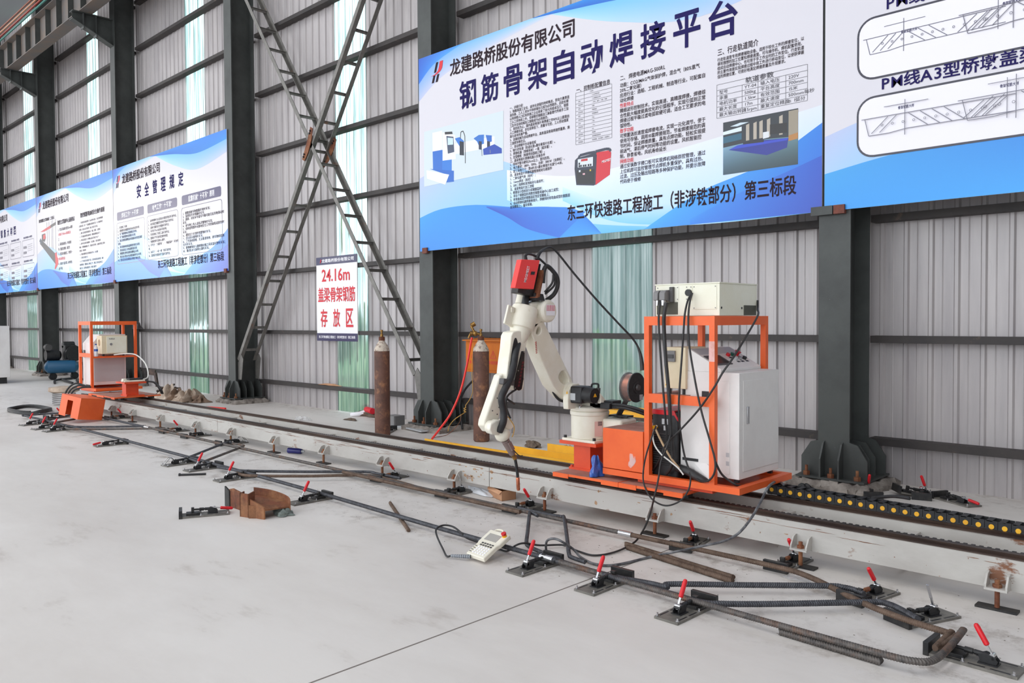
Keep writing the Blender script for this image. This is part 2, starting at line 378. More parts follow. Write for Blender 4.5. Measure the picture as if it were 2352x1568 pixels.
# ---------------------------------------------------------------- columns
WHERE = {0: None, 2: 'dark grey steel column on rough footing, right of the white control cabinet', 3: 'dark grey steel column behind the two gas cylinders and the amber box',
 4: 'dark grey steel column left of the crossed lattice braces', 5: 'dark grey steel column behind the far orange frame, carrying a crane bracket', 6: 'dark grey steel column left of the blue compressor, under the crane beam',
 7: 'dark grey steel column at the far left edge behind the white cabinet'}
FOOT = {2: 'rough broken concrete footing under the column right of the cabinet', 3: 'rough concrete footing under the column behind the gas cylinders', 4: 'low concrete footing beside the heap of canvas rags',
 5: 'concrete footing behind the far orange frame', 6: 'concrete footing near the blue compressor', 7: 'concrete footing behind the white cabinet at far left'}
YF, YB = 7.385, 7.855
def rough_block(x0, x1, y0, y1, z1, nx=22, ny=14, amp=.025):
    m = M(); V = []; F = []
    for j in range(ny+1):
        for i in range(nx+1):
            ex = min(i, nx-i, j, ny-j) == 0
            V.append((x0+(x1-x0)*i/nx+rnd.uniform(-amp, amp), y0+(y1-y0)*j/ny+rnd.uniform(-amp, amp), z1*(.55 if ex else 1)+rnd.uniform(-amp, amp*.3)))
    n = nx+1
    F = [(j*n+i, j*n+i+1, (j+1)*n+i+1, (j+1)*n+i) for j in range(ny) for i in range(nx)]
    rim = [i for i in range(n)]+[j*n+nx for j in range(1, ny+1)]+[ny*n+i for i in range(nx-1, -1, -1)]+[j*n for j in range(ny-1, 0, -1)]
    b = len(V); V += [(V[q][0]+rnd.uniform(-amp, amp)*.6, V[q][1]+rnd.uniform(-amp, amp)*.6, 0) for q in rim]; k = len(rim)
    F += [(rim[q], b+q, b+(q+1) % k, rim[(q+1) % k])[::-1] for q in range(k)]; F.append(tuple(reversed(range(b, b+k))))
    return m.add(V, F)
def col_thing(i):
    xr = CX[i]; xl = xr-.291; zf = .11
    t = thing('steel_column', WHERE[i], 'column', (xl+.145, 7.6, zf), 'steel columns along the wall')
    m = M().box(xl, xr, YF, YF+.016, zf, 11.5).box(xl+.14, xl+.152, YF+.016, YB-.016, zf, 11.5).box(xl, xr, YB-.016, YB, zf, 11.5)
    m.build('shaft', MT['column'], t, smooth=False)
    M().box(xl-.17, xr+.17, YF-.1, YB+.06, zf-.018, zf).build('base_plate', MT['column'], t, smooth=False)
    for sx, x in ((-1, xl), (1, xr)):
        for y in (YF, YB-.016):
            M().prism([(x, y, zf), (x+sx*.16, y, zf), (x+sx*.16, y, zf+.17), (x+sx*.07, y, zf+.31), (x, y, zf+.33)], (0, .016, 0)).build('gusset_plate', MT['column'], t, smooth=False)
    for x in (xl+.05, xr-.07):
        M().prism([(x, YF, zf), (x, YF-.1, zf), (x, YF-.1, zf+.17), (x, YF-.03, zf+.31), (x, YF, zf+.33)], (.016, 0, 0)).build('gusset_plate', MT['column'], t, smooth=False)
    for x in (xr,):
        for y in (YF+.15, YF+.3):
            M().prism([(xl+.152, y, zf), (xr+.12, y, zf), (xr+.12, y, zf+.17), (xr+.03, y, zf+.3), (xl+.152, y, zf+.32)], (0, .014, 0)).build('gusset_plate', MT['column'], t, smooth=False)
    for x, y in ((xl-.09, YF-.045), (xr+.09, YF-.045), (xl+.145, YF-.06)):
        M().cyl((x, y, zf), (x, y, zf+.09), .014, n=8).cyl((x, y, zf+.0), (x, y, zf+.035), .032, n=6).build('anchor_bolt', MT['rust'], t)
    tag(rough_block(xl-.26, xr+.24, 7.24, 7.95, .088).build('concrete_footing', MT['footing'], ang=60), FOOT[i], 'footing', 'column footings')
    return t
for i in range(2, 8):
    t = col_thing(i)
    if i in (5, 6, 7):                                           # crane bracket: tapered short beam with web stiffeners
        x = CX[i]-.145; zt = 8.88
        b = M().prism([(x-.006, YF, zt-.02), (x-.006, 6.5, zt-.02), (x-.006, 6.5, zt-.18), (x-.006, YF, zt-.62)], (.012, 0, 0))
        b.box(x-.11, x+.11, 6.48, YF, zt-.02, zt)
        b.hexa([(x-.11, 6.48, zt-.2), (x+.11, 6.48, zt-.2), (x+.11, YF, zt-.64), (x-.11, YF, zt-.64), (x-.11, 6.48, zt-.18), (x+.11, 6.48, zt-.18), (x+.11, YF, zt-.62), (x-.11, YF, zt-.62)])
        b.build('crane_bracket', MT['column'], t, smooth=False)
        for y in (6.72, 7.0):
            M().box(x-.1, x+.1, y, y+.012, zt-.2-(6.5-y)*-.5-.06, zt-.02).build('stiffener', MT['column'], t, smooth=False)
# crane runway beam with its conductor bars
t = thing('crane_runway_beam', 'grey crane runway beam with web stiffeners, top left', 'beam', (-30, 6.8, 8.88))
bm = M().box(-60, -14.7, 6.62, 6.92, 8.88, 8.9).box(-60, -14.7, 6.765, 6.777, 8.9, 9.62).box(-60, -14.7, 6.6, 6.94, 9.62, 9.64)
bm.build('beam_profile', mat('beam_paint', (104, 100, 98), .6, n2=(120, 104, 92), sc=2), t, smooth=False)
for i in range(34): M().box(-44+i*.87-.005, -44+i*.87+.005, 6.64, 6.765, 8.9, 9.62).build('web_stiffener', MT['column'], t, smooth=False)
M().box(-60, -14.7, 6.72, 6.82, 9.64, 9.76).build('crane_rail', MT['rust'], t, smooth=False)
for i, (n_, c_) in enumerate((('green', (60, 120, 110)), ('red', (150, 60, 46)), ('tan', (190, 140, 110)), ('brown', (140, 84, 66)))):
    tag(M().box(-60, -14.7, 6.5, 6.53, 9.66+i*.11, 9.7+i*.11).build('conductor_bar', mat('bar_'+n_, c_, .4), smooth=False), '%s conductor bar running along the crane beam' % n_, 'conductor bar', 'conductor bars on the crane beam')
# ---------------------------------------------------------------- crossed lattice braces in the bay behind the sign
def brace(name, label, f0, f1, b0, b1, n, lean):
    t = thing(name, label, 'brace', f1)
    f0, f1, b0, b1 = map(Vector, (f0, f1, b0, b1))
    for p, q, y in ((f0, f1, 1), (b0, b1, -1)):
        d = (q-p).normalized(); u = Vector((d.z, 0, -d.x))
        m = M().bar(p, q, .075, .008, up=(0, 1, 0))
        m.bar(p+u*.034*lean+Vector((0, y*.035, 0)), q+u*.034*lean+Vector((0, y*.035, 0)), .008, .07, up=(0, 1, 0))
        m.build('chord', MT['brace'], t, smooth=False)
    for i in range(n):
        k = (i+.5)/n; p = f0.lerp(f1, k); q = b0.lerp(b1, k)
        M().bar(p, q, .05, .006).bar(p+Vector((0, 0, -.022)), q+Vector((0, 0, -.022)), .006, .044).build('batten', MT['brace'], t, smooth=False)
    return t
YA, YZ = 7.44, 7.8
a0, a1 = Vector((-14.114,7.440,7.567)), Vector((-9.236,7.440,0.788)); b0, b1 = Vector((-10.486,7.440,6.558)), Vector((-14.614,7.440,0.842))
def ext(p, q, k): return p+(p-q)*k
A = brace('cross_brace', 'grey lattice brace falling from upper left to lower right, in front of the other', ext(a0, a1, .35), a1, ext(a0, a1, .35)+Vector((0, .36, 0)), a1+Vector((0, .36, 0)), 20, 1)
Bz = brace('cross_brace', 'dark lattice brace rising from lower left to upper right, with rusty splice plates', ext(b0, b1, .35), b1, ext(b0, b1, .35)+Vector((0, .36, 0)), b1+Vector((0, .36, 0)), 18, -1)
for (p, q, y) in (((-11.885,7.420,4.823), (-12.155,7.420,4.317), 7.425), ((-11.738,7.800,4.678), (-12.120,7.800,4.259), 7.79)):
    p, q = Vector(p), Vector(q); d = (q-p).normalized(); u = Vector((d.z, 0, -d.x))
    P = [p+u*.04, p-u*.04, p.lerp(q, .3)-u*.085, p.lerp(q, .7)-u*.085, q-u*.04, q+u*.04, p.lerp(q, .7)+u*.03, p.lerp(q, .3)+u*.03]
    P = [Vector((a.x, y, a.z)) for a in P]
    s = M().prism(P, (0, -.012, 0)).build('splice_plate', MT['rust'], Bz, smooth=False, label='rusty splice plate')
    for k in (.1, .18, .82, .9):
        c = p.lerp(q, k); M().cyl((c.x, y-.012, c.z), (c.x, y-.035, c.z), .016, n=6).build('bolt', MT['blacksteel'], s)
for T, x, z in ((A, CX[3]-.3, a1), (Bz, CX[4]+.0, b1)):
    s = -1 if T is A else 1; z = z.z
    for y in (YA, YZ):
        M().prism([(x, y, z-.38), (x+s*.12, y, z-.38), (x+s*.2, y, z+.02), (x+s*.13, y, z+.1), (x, y, z-.05)], (0, .012, 0)).build('end_plate', MT['brace'], T, smooth=False)
# ---------------------------------------------------------------- printed banners on the columns
YBN = 7.36
def P3(p, l=0): return (p[0], YBN-.0004*l, p[1])
WHITE, LILAC, SKY, CYAN, BLUE, DEEP, NAVY = (214, 211, 218), (184, 192, 226), (140, 204, 238), (84, 180, 232), (30, 138, 216), (22, 90, 194), (20, 56, 160)
class Print(M):
    """flat printed colour fields: every vertex carries its ink colour"""
    def __init__(s): super().__init__(); s.col = []
    def field(s, top, bot, ct, cb, l, n=24):
        # top / bot: lists of (x, z); filled between the two curves; ct / cb ink colours at left and right
        T = spline([(a, 0, b) for a, b in top], 8); Bm = spline([(a, 0, b) for a, b in bot], 8)
        def at(P, f): k = f*(len(P)-1); i = min(int(k), len(P)-2); return P[i].lerp(P[i+1], k-i)
        V = []; R = 6
        for i in range(n+1):
            a, b = at(T, i/n), at(Bm, i/n)
            for j in range(R+1):
                p = a.lerp(b, j/R); V.append((p.x, YBN-.0004*l, p.z))
                c1 = [ct[0][k]*(1-i/n)+ct[1][k]*i/n for k in range(3)]; c2 = [cb[0][k]*(1-i/n)+cb[1][k]*i/n for k in range(3)]
                s.col.append(C(tuple(c1[k]*(1-j/R)+c2[k]*j/R for k in range(3))))
        s.add(V, [(i*(R+1)+j, i*(R+1)+j+1, (i+1)*(R+1)+j+1, (i+1)*(R+1)+j) for i in range(n) for j in range(R)])
    def area(s, pts, c, l):
        s.k = getattr(s, 'k', 0)+1; l += s.k*.06
        s.add([P3(p, l) for p in pts], [tuple(range(len(pts)))]); s.col += [C(c)]*len(pts)
    def line(s, pts, w, c, l=5):
        for p, q in zip(pts, pts[1:]):
            dx, dz = q[0]-p[0], q[1]-p[1]; L = math.hypot(dx, dz) or 1; a, b = -dz/L*w/2, dx/L*w/2
            s.area([(p[0]+a, p[1]+b), (q[0]+a, q[1]+b), (q[0]-a, q[1]-b), (p[0]-a, p[1]-b)], c, l)
    def rrect(s, x0, x1, z0, z1, r, w, c, l=5, fill=None):
        P = []
        for cx, cz, a in ((x1-r, z1-r, 0), (x0+r, z1-r, 90), (x0+r, z0+r, 180), (x1-r, z0+r, 270)):
            P += [(cx+r*math.cos(math.radians(a+k*15)), cz+r*math.sin(math.radians(a+k*15))) for k in range(7)]
        if fill: s.area(P, fill, l)
        else: s.line(P+[P[0]], w, c, l)
    def done(s, name, parent, **k):
        o = s.build(name, MT['print'], parent, smooth=False, **k)
        ca = o.data.color_attributes.new('print', 'FLOAT_COLOR', 'POINT')
        ca.data.foreach_set('color', [x for c in s.col for x in c]); return o
def fit(m, t, p, q, h, off=.02, mi=0, l=10):                     # one line of lettering from p to q (bottom edge)
    m.textfit(t, P3(p, l), X3, Z3, q[0]-p[0], h, min(off, .012), mi, .007 if off > .025 else 0)
def spread(m, t, p, q, h, w, off=.03, l=10, mi=0):               # widely spaced heading letters
    n = len(t)
    for i, ch in enumerate(t):
        x = p[0]+(q[0]-w-p[0])*i/(n-1); m.textfit(ch, P3((x, p[1]), l), X3, Z3, w, h, min(off, .012), mi, .009)
def para(m, lines, x, z, dz, pitch, size, off=.008, l=10):
    for i, t in enumerate(lines):
        mi = 0
        if t.startswith('*'): t = t[1:]; mi = 1
        if t: m.text(t, P3((x, z-dz*i), l), X3*pitch, Z3*size, off, mi)
def logo(parent, x, z, s):
    m = M(); sh = .36
    def q(a, b, c, d): return [P3((x+(a+b*sh)*s, z+b*s), 8), P3((x+(c+b*sh)*s, z+b*s), 8), P3((x+(c+d*sh)*s, z+d*s), 8), P3((x+(a+d*sh)*s, z+d*s), 8)]
    m.poly(q(0, 0, .17, .38), 0); m.poly(q(.3, 0, .47, .38), 0); m.poly(q(0, .5, .17, 1), 0)
    c = spline([(x-.1*s, 0, z+.37*s), (x+.25*s, 0, z+.42*s), (x+.52*s, 0, z+.6*s), (x+.64*s, 0, z+1*s)], 6)
    d = spline([(x-.1*s, 0, z+.37*s), (x+.35*s, 0, z+.38*s), (x+.78*s, 0, z+.58*s), (x+.9*s, 0, z+1*s)], 6)
    n = len(c); m.add([P3((p.x, p.z), 9) for p in c+d], [(i, i+1, n+i+1, n+i) for i in range(n-1)], 1)
    m.build('logo', [MT['print_dark'], MT['print_red']], parent, smooth=False, label='logo of dark bars and a red swoosh')
def panel(label, x0, x1, z0, z1, waves=True, name='printed_banner'):
    t = thing(name, label, 'banner', ((x0+x1)/2, YBN, z0), 'printed banners across the columns')
    M().box(x0+.006, x1-.006, YBN, YBN+.012, z0, z1).build('banner_sheet', MT['board_banner'], t, smooth=False)
    if not waves: return t
    w = x1-x0; h = z1-z0
    def u(a, b): return (x0+.006+a*(w-.012), z0+b*h)
    p = Print()
    p.field([u(0, .38), u(.1, .43), u(.2, .435), u(.32, .36), u(.46, .22), u(.58, .09), u(.68, .0)], [u(0, 0), u(.1, 0), u(.2, 0), u(.32, 0), u(.46, 0), u(.58, 0), u(.68, 0)], (LILAC, (150, 210, 246)), (SKY, CYAN), 1)
    p.field([u(.3, .34), u(.5, .26), u(.75, .3), u(1, .36)], [u(.3, .2), u(.5, .06), u(.75, .0), u(1, 0)], ((236, 240, 248), (216, 224, 244)), ((190, 226, 248), (170, 214, 246)), 2)
    p.field([u(.46, .22), u(.6, .12), u(.8, .1), u(1, .22)], [u(.46, .16), u(.6, .04), u(.8, .0), u(1, 0)], ((206, 230, 250), (186, 214, 246)), ((150, 212, 246), (90, 180, 240)), 3)
    p.field([u(0, .175), u(.08, .205), u(.2, .2), u(.33, .16), u(.43, .14), u(.5, .11), u(.56, .0)], [u(0, 0), u(.08, 0), u(.2, 0), u(.33, 0), u(.43, 0), u(.5, 0), u(.56, 0)], ((36, 150, 226), (30, 120, 220)), ((28, 130, 226), (60, 160, 236)), 4)
    p.field([u(.235, .185), u(.33, .16), u(.43, .14), u(.52, .1)], [u(.235, .18), u(.3, .12), u(.36, .055), u(.45, 0)], ((26, 110, 212), (40, 130, 224)), ((20, 66, 180), (36, 110, 216)), 5)
    p.field([u(.66, .0), u(.78, .12), u(.9, .19), u(1, .3)], [u(.66, 0), u(.78, 0), u(.9, 0), u(1, 0)], ((60, 170, 240), (30, 120, 216)), ((50, 160, 238), (28, 90, 200)), 5)
    p.field([u(.76, .02), u(.86, .1), u(.94, .15), u(1, .19)], [u(.76, 0), u(.86, 0), u(.94, 0), u(1, 0)], ((40, 140, 230), (30, 80, 190)), ((36, 126, 226), (36, 70, 180)), 6)
    p.field([u(0, 1), u(.1, 1), u(.3, 1), u(.5, 1)], [u(0, .78), u(.1, .88), u(.3, .95), u(.5, 1)], ((60, 140, 224), (170, 218, 248)), (LILAC, WHITE), 1)
    p.field([u(0, 1), u(.06, 1), u(.16, 1)], [u(0, .87), u(.06, .95), u(.16, 1)], ((26, 84, 190), (60, 150, 230)), ((30, 110, 214), (80, 170, 238)), 2)
    p.field([u(.42, 1), u(.6, 1), u(.8, 1), u(1, 1)], [u(.42, .995), u(.6, .86), u(.78, .78), u(1, .84)], (CYAN, (60, 160, 234)), ((170, 220, 248), LILAC), 3)
    p.field([u(.38, 1), u(.6, 1), u(.8, 1), u(1, 1)], [u(.38, .998), u(.58, .955), u(.78, .9), u(1, .93)], (BLUE, (30, 120, 220)), (DEEP, BLUE), 4)
    p.done('wave_pattern', t); return t
MT['board_banner'] = mat('white_banner_sheet', (214, 211, 218), .28)
BX = [-3.15, -8.99, -14.79, -20.7, -26.82, -32.6]
ZB, ZT = 2.562, 5.285
def clip(t, x, w, m='oxide'):
    M().box(x-w/2, x+w/2, YBN-.025, YBN+.02, ZB-.035, ZB+.045).build('mounting_clip', MT[m], t, smooth=False)
FOOTER = '东三环快速路工程施工（非涉铁部分）第三标段'
COMPANY = '龙建路桥股份有限公司'
INK = lambda: [MT['print_dark'], MT['print_red']]
def halo(m, t, p, q, h, off=.02): fit(m, t, p, q, h, off)
# ---- the big banner above the robot
t = panel('large banner above the robot arm, with pictures of a blue machine and a red welder', BX[1], BX[0], ZB, ZT)
clip(t, BX[1]+.13, .1); clip(t, BX[0]+.0, .2, 'column')
l0, l1 = (-8.313,4.892), (-6.111,4.864)
m = M(); fit(m, COMPANY, l0, l1, .225, .03); m.build('company_name', INK(), t, smooth=False)
lg = (-8.698,4.883); logo(t, lg[0], lg[1], .27)
m = M(); a, b = (-8.123,4.409), (-4.015,4.330); m_h = .4; spread(m, '钢筋骨架自动焊接平台', (a[0], a[1]), b, .37, .32, .035); m.build('title', MT['print_navy'], t, smooth=False)
m = M(); fit(m, FOOTER, (-6.227,2.747), (-3.402,2.733), .19, .03); m.build('footer_text', INK(), t, smooth=False)
L1 = ['一、详细介绍：', '1、随着我国工业化、城市化进程的持续推进，劳动力素质逐', '渐改善，工人工资水平持续增长已成为必然趋势，这给长期', '以来依赖人口红利的施工企业带来了较大的成本压力，钢筋', '工人工资持续上升，使得数控钢筋加工装备替代传统手工加', '工及半自动机械加工钢筋成为必然趋势。', '2、到目前为止，国内盖梁骨架片等焊接工作90%以上都是由', '人工焊接完成，存在效率低下，质量不可控，工人劳动强度', '高与身体伤害严重。', '3、该套机械为自动焊接平台，具有盖梁骨架焊接质量高、施', '工速度快等优点。', '二、自动焊接平台设备组成', '1、轴行走轨道（轨道长度x最长骨架片长度）。', '2、焊接机器（焊接系统）一套（或多套）。', '3、定型模板（根据项目图纸订做）。', '三、盖梁骨架片焊接机器人安装条件', '1、场地平整与硬化20cm以上、室内防雨。', '2、电力要求：380V、50Hz、功率：30KW（含焊机）。', '3、加工场地尺寸：宽4米\\长=最长骨架片长度*2+4米。', '四、盖梁骨架片焊接机器常用耗材与易损件', '1、二氧化碳气体（耗材）；', '2、1.6mm焊丝（耗材）；', '3、500二保焊机常用耗材与易损件；', '五、盖梁骨架片加工流程', '1、根据设计图纸拆分成钢筋图样；', '2、将每个钢筋图形用数控钢筋弯曲中心加工成型；', '3、将弯曲成型的钢筋固定到定型模板上；', '4、自动焊接机器焊接骨架片，焊接同时将弯曲成型的钢筋固', '定到模板上；循环焊接。']
a, b, e = (-7.180,4.240), (-7.197,2.994), (-6.207,4.199)
m = M(); para(m, L1, a[0], a[1], (a[1]-b[1])/28, (e[0]-a[0])/26.0, .042); m.build('introduction_text', INK(), t, smooth=False)
L3 = ['20%二氧化碳）', '应用行业：造船、工程机械、制造等行业，可配套自', '动化焊接', '*性能特点', '精细波形控制技术，实现高速、高精度焊接，焊接综', '合性能大幅度提高优化的引弧程序，实现引弧到正常', '焊接过程平稳过渡电弧软硬可调，适合工艺要求的电', '弧特性。', '*数字功能', '可预置送丝速度或焊接电流，实现一元化调节，便于', '使用可存储、调用10套焊接规范，节省焊接规范的调', '节时间，保证焊接质量，具有点焊功能，轻松实现提', '前送气、滞后停气时间等功能的设置，风机智能控', '制，静音省电，风机寿命延长', '*网络功能', '通过安装数字接口板可实现焊机网络群控管理，通过', '上位机即可监控管理节点焊机多重保护，具有过热、', '过流、过压及输出短路等多种保护功能，并提示故障', '代码便于维修']
a, b, e = (-5.457,4.113), (-5.468,3.099), (-4.372,4.085)
m = M(); pt = (e[0]-a[0])/23.0
para(m, L3, a[0], a[1], (a[1]-b[1])/18, pt, .052)
a2, a3 = (-5.454,4.245), (-5.455,4.168)
para(m, ['二、 焊接电源MAG-500RL'], a2[0], a2[1], .1, pt*1.08, .06); para(m, ['功能：CO2/MAG气体保护焊，混合气（80%氩气'], a3[0], a3[1], .1, pt, .053)
m.build('power_source_text', INK(), t, smooth=False)
m = M(); a = (-6.087,4.241); e = (-5.596,4.261); para(m, ['一、控制柜配置信息'], a[0], a[1], .1, (e[0]-a[0])/8.9, .062)
a = (-4.237,4.240); e = (-3.796,4.256); para(m, ['三、行走轨道简介'], a[0], a[1], .1, (e[0]-a[0])/7.9, .075)
L4 = ['行走轨道是专用焊接辅助设备，适用于较长工件的焊接变位，以', '得到理想的加工位置和焊接速度。可与操作机、焊机配套使用，', '组成自动焊接中心，也可用于手工作业时的工件变位。行走轨道', '的主要作用是实现焊接过程中将工件进行移动变位，以便获得最', '佳的焊接位置，可很好地满足焊接质量及外观要求。']
a, b, e = (-4.237,4.178), (-4.242,4.009), (-3.315,4.184); para(m, L4, a[0], a[1], (a[1]-b[1])/4, (e[0]-a[0])/28.5, .04)
m.build('rail_text', INK(), t, smooth=False)
# tables and pictures
p = Print(); g = (110, 108, 114)
a, b = (-6.097,4.228), (-5.570,3.586)
def grid(x0, x1, z1, z0, rows, cols):
    for i in range(rows+1): p.line([(x0, z1+(z0-z1)*i/rows), (x1, z1+(z0-z1)*i/rows)], .004, g)
    for x in cols: p.line([(x, z1), (x, z0)], .004, g)
x0, x1 = a[0], b[0]; z1 = ((-6.097,4.233))[1]; z0 = ((-6.106,3.630))[1]
grid(x0, x1, z1, z0, 14, [x0, x0+(x1-x0)*.24, x1])
cells = ['工控机', '工业控制系统', '工业触摸显示屏', '一体化，操作，方便，可靠', '伺服', '伺服电机', '控制器电源', '25kg', '六轴', '1.5kw', '220', '电源柜', '减速器配套系统', '适合焊接，自动模式，远程模式', '操作方式：示教，自动，远程，离线']
m = M(); dzr = (z1-z0)/14
for i in range(14):
    m.text(cells[i], P3((x0+(x1-x0)*(.46 if i else .4), z1-dzr*(i+.68)), 8), X3*.018, Z3*.02, 0)
    if i > 1: m.text('名称'+'项目'*(i % 2), P3((x0+(x1-x0)*.07, z1-dzr*(i+.68)), 8), X3*.018, Z3*.02, 0)
tl, tr, bl = (-4.243,3.945), (-3.298,3.950), (-4.248,3.609)
x0, x1, z1, z0 = tl[0], tr[0], tl[1], bl[1]; hT = (z1-z0)/6
c1, c2, c3 = ((-3.964,3.869))[0], ((-3.795,3.834))[0], ((-3.510,3.776))[0]
for i in range(7): p.line([(x0, z1-hT*i), (x1, z1-hT*i)], .004, g)
for x, zt in ((x0, z1), (x1, z1), (c1, z1-hT), (c2, z1-hT), (c3, z1-hT)): p.line([(x, zt), (x, z0)], .004, g)
m.text('轨道参数', P3(((x0+x1)/2-.16, z1-hT*.75), 8), X3*.075, Z3*.06, .012)
for i, row in enumerate((('型号', 'YT-04', '输入电压', '220V'), ('承重', '500kg', '平台高度', '700mm'), ('电机功率', '1.5kw', '有效范围', '15米'), ('最大长度', '17m', '最大速度', '500mm每秒'), ('最大输出转速', '15rpm', '重复定位精度', '≤1弧分'))):
    for x, s in zip((x0, c1, c2, c3), row): m.text(s, P3((x+.025, z1-hT*(i+1.75)), 8), X3*.05, Z3*.042, 0)
m.build('table_text', MT['print_grey'], t, smooth=False); p.done('table_lines', t)
# framed workshop photograph
p = Print(); q0, q1, qt = (-4.171,3.029), (-3.386,3.034), (-4.172,3.554)
x0, x1, z0, z1 = q0[0], q1[0], q0[1], qt[1]; W_, H_ = x1-x0, z1-z0
def u(a, b): return (x0+a*W_, z0+b*H_)
p.area([u(0, 0), u(1, 0), u(1, 1), u(0, 1)], (38, 44, 52), 6)
p.field([u(0, .52), u(.5, .55), u(1, .5)], [u(0, 0), u(.5, 0), u(1, 0)], ((120, 160, 186), (90, 126, 136)), ((46, 74, 88), (40, 58, 64)), 7)
p.area([u(0, .6), u(.26, .62), u(.26, .74), u(0, .72)], (40, 92, 116), 7); p.area([u(0, .76), u(.26, .78), u(.26, .86), u(0, .82)], (214, 226, 234), 7)
for x in (.32, .42, .5, .6, .76): p.area([u(x, .58), u(x+.045, .58), u(x+.045, .86+x*.1), u(x, .84+x*.1)], (176, 166, 152), 7)
p.area([u(.88, .52), u(1, .52), u(1, .98), u(.88, .98)], (150, 140, 122), 7); p.area([u(.88, .44), u(1, .46), u(1, .57), u(.88, .54)], (176, 122, 60), 8)
p.area([u(.64, .62), u(.86, .6), u(.86, .78), u(.64, .8)], (30, 28, 30), 7); p.area([u(.1, .9), u(.24, .94), u(.36, .92), u(.2, .88)], (200, 216, 226), 7)
p.area([u(.08, .46), u(.6, .25), u(.86, .33), u(.88, .5), u(.5, .54), u(.2, .52)], (30, 42, 140), 8); p.area([u(.08, .46), u(.2, .52), u(.88, .5), u(.86, .46), u(.5, .46)], (44, 66, 190), 9)
p.area([u(.28, .52), u(.56, .5), u(.56, .58), u(.28, .56)], (30, 30, 44), 10); p.area([u(.55, .56), u(.63, .57), u(.63, .68), u(.55, .68)], (216, 220, 224), 10)
p.done('workshop_picture', t)
# blue and white machine picture
p = Print()
def k(*c): return [B_ for B_ in c]
p.area([(-8.872,4.241), (-7.293,4.250), (-7.298,3.499), (-8.882,3.470)], (206, 218, 224), 6)
for pts, c in (([(-8.692,4.199), (-8.483,4.195), (-8.486,3.926), (-8.690,3.933)], (232, 232, 238)), ([(-8.690,3.939), (-8.486,3.932), (-8.490,3.628), (-8.684,3.689)], (28, 104, 196)),
    ([(-8.486,3.932), (-8.289,3.773), (-8.292,3.513), (-8.490,3.628)], (36, 118, 208)), ([(-8.759,3.706), (-8.246,3.613), (-8.248,3.466), (-8.418,3.475), (-8.363,3.569)], (24, 98, 192)), ([(-8.826,3.696), (-8.345,3.573), (-8.428,3.446), (-8.818,3.579)], (238, 240, 244)),
    ([(-8.224,3.975), (-7.457,3.951), (-7.459,3.817), (-8.226,3.834)], (238, 238, 242)), ([(-8.474,4.169), (-8.223,4.093), (-8.209,3.767), (-8.479,3.782)], (242, 242, 246)), ([(-8.398,4.109), (-8.250,4.073), (-8.235,3.865), (-8.369,3.861)], (58, 70, 96)),
    ([(-8.375,4.082), (-8.259,4.057), (-8.260,3.969), (-8.368,3.980)], (196, 220, 232)), ([(-8.429,4.168), (-8.276,4.148), (-8.267,4.112), (-8.429,4.132)], (44, 44, 50)), ([(-8.224,4.046), (-8.127,4.048), (-8.040,3.981), (-8.041,3.918), (-8.119,3.912)], (34, 110, 200)),
    ([(-8.127,3.995), (-8.041,3.970), (-8.042,3.790), (-8.129,3.808)], (24, 28, 44)), ([(-7.852,3.986), (-7.751,4.016), (-7.652,4.005), (-7.653,3.886), (-7.752,3.879), (-7.785,3.935)], (40, 110, 196)), ([(-7.752,3.936), (-7.694,3.921), (-7.695,3.813), (-7.753,3.828)], (30, 36, 70)),
    ([(-7.619,3.994), (-7.506,3.970), (-7.506,3.891), (-7.587,3.887)], (36, 100, 190)), ([(-7.595,3.911), (-7.539,3.897), (-7.539,3.790), (-7.596,3.798)], (28, 34, 66)), ([(-7.670,3.821), (-7.458,3.850), (-7.324,3.774), (-7.324,3.713), (-7.662,3.740)], (26, 66, 168))): p.area(pts, c, 7)
p.line([(-8.110,4.027), (-8.100,4.113), (-8.056,4.118), (-8.022,4.048), (-8.016,3.815), (-8.017,3.682)], .012, (30, 30, 40), 8); p.line([(-7.695,3.813), (-7.691,3.733)], .012, (120, 130, 150), 8); p.line([(-7.539,3.790), (-7.536,3.744)], .012, (120, 130, 150), 8)
p.done('machine_picture', t)
# red welder picture
p = Print()
for pts, c, l in (([(-5.792,3.497), (-5.592,3.492), (-5.580,3.460), (-5.599,3.218), (-5.806,3.125)], (206, 32, 48), 6), ([(-6.110,3.452), (-6.077,3.473), (-5.804,3.494), (-5.785,3.466), (-5.806,3.130), (-5.831,3.123), (-6.091,3.159), (-6.117,3.351)], (44, 48, 66), 7),
    ([(-6.067,3.456), (-5.840,3.454), (-5.843,3.349), (-6.067,3.360)], (216, 222, 230), 8), ([(-6.017,3.449), (-5.920,3.448), (-5.920,3.420), (-6.018,3.424)], (190, 36, 44), 9), ([(-6.090,3.327), (-5.818,3.311), (-5.825,3.142), (-6.078,3.173)], (32, 30, 34), 8)): p.area(pts, c, l)
for x, y in ((1331, 381.5), (1335, 381), (1341, 380.5), (1345.5, 380), (1352, 379), (1357, 378.5)):
    pass
p.line([(-6.057,3.465), (-6.037,3.498), (-5.920,3.506), (-5.811,3.505), (-5.792,3.487)], .03, (50, 54, 72), 8); p.line([(-5.804,3.509), (-5.654,3.516), (-5.604,3.508), (-5.586,3.481)], .03, (50, 54, 72), 8)
for q in ((-6.044,3.374), (-6.018,3.373), (-5.979,3.370), (-5.949,3.369), (-5.907,3.368), (-5.875,3.366), (-6.044,3.402)): p.area([(q[0]-.012, q[1]-.012), (q[0]+.012, q[1]-.012), (q[0]+.012, q[1]+.012), (q[0]-.012, q[1]+.012)], (30, 34, 44), 9)
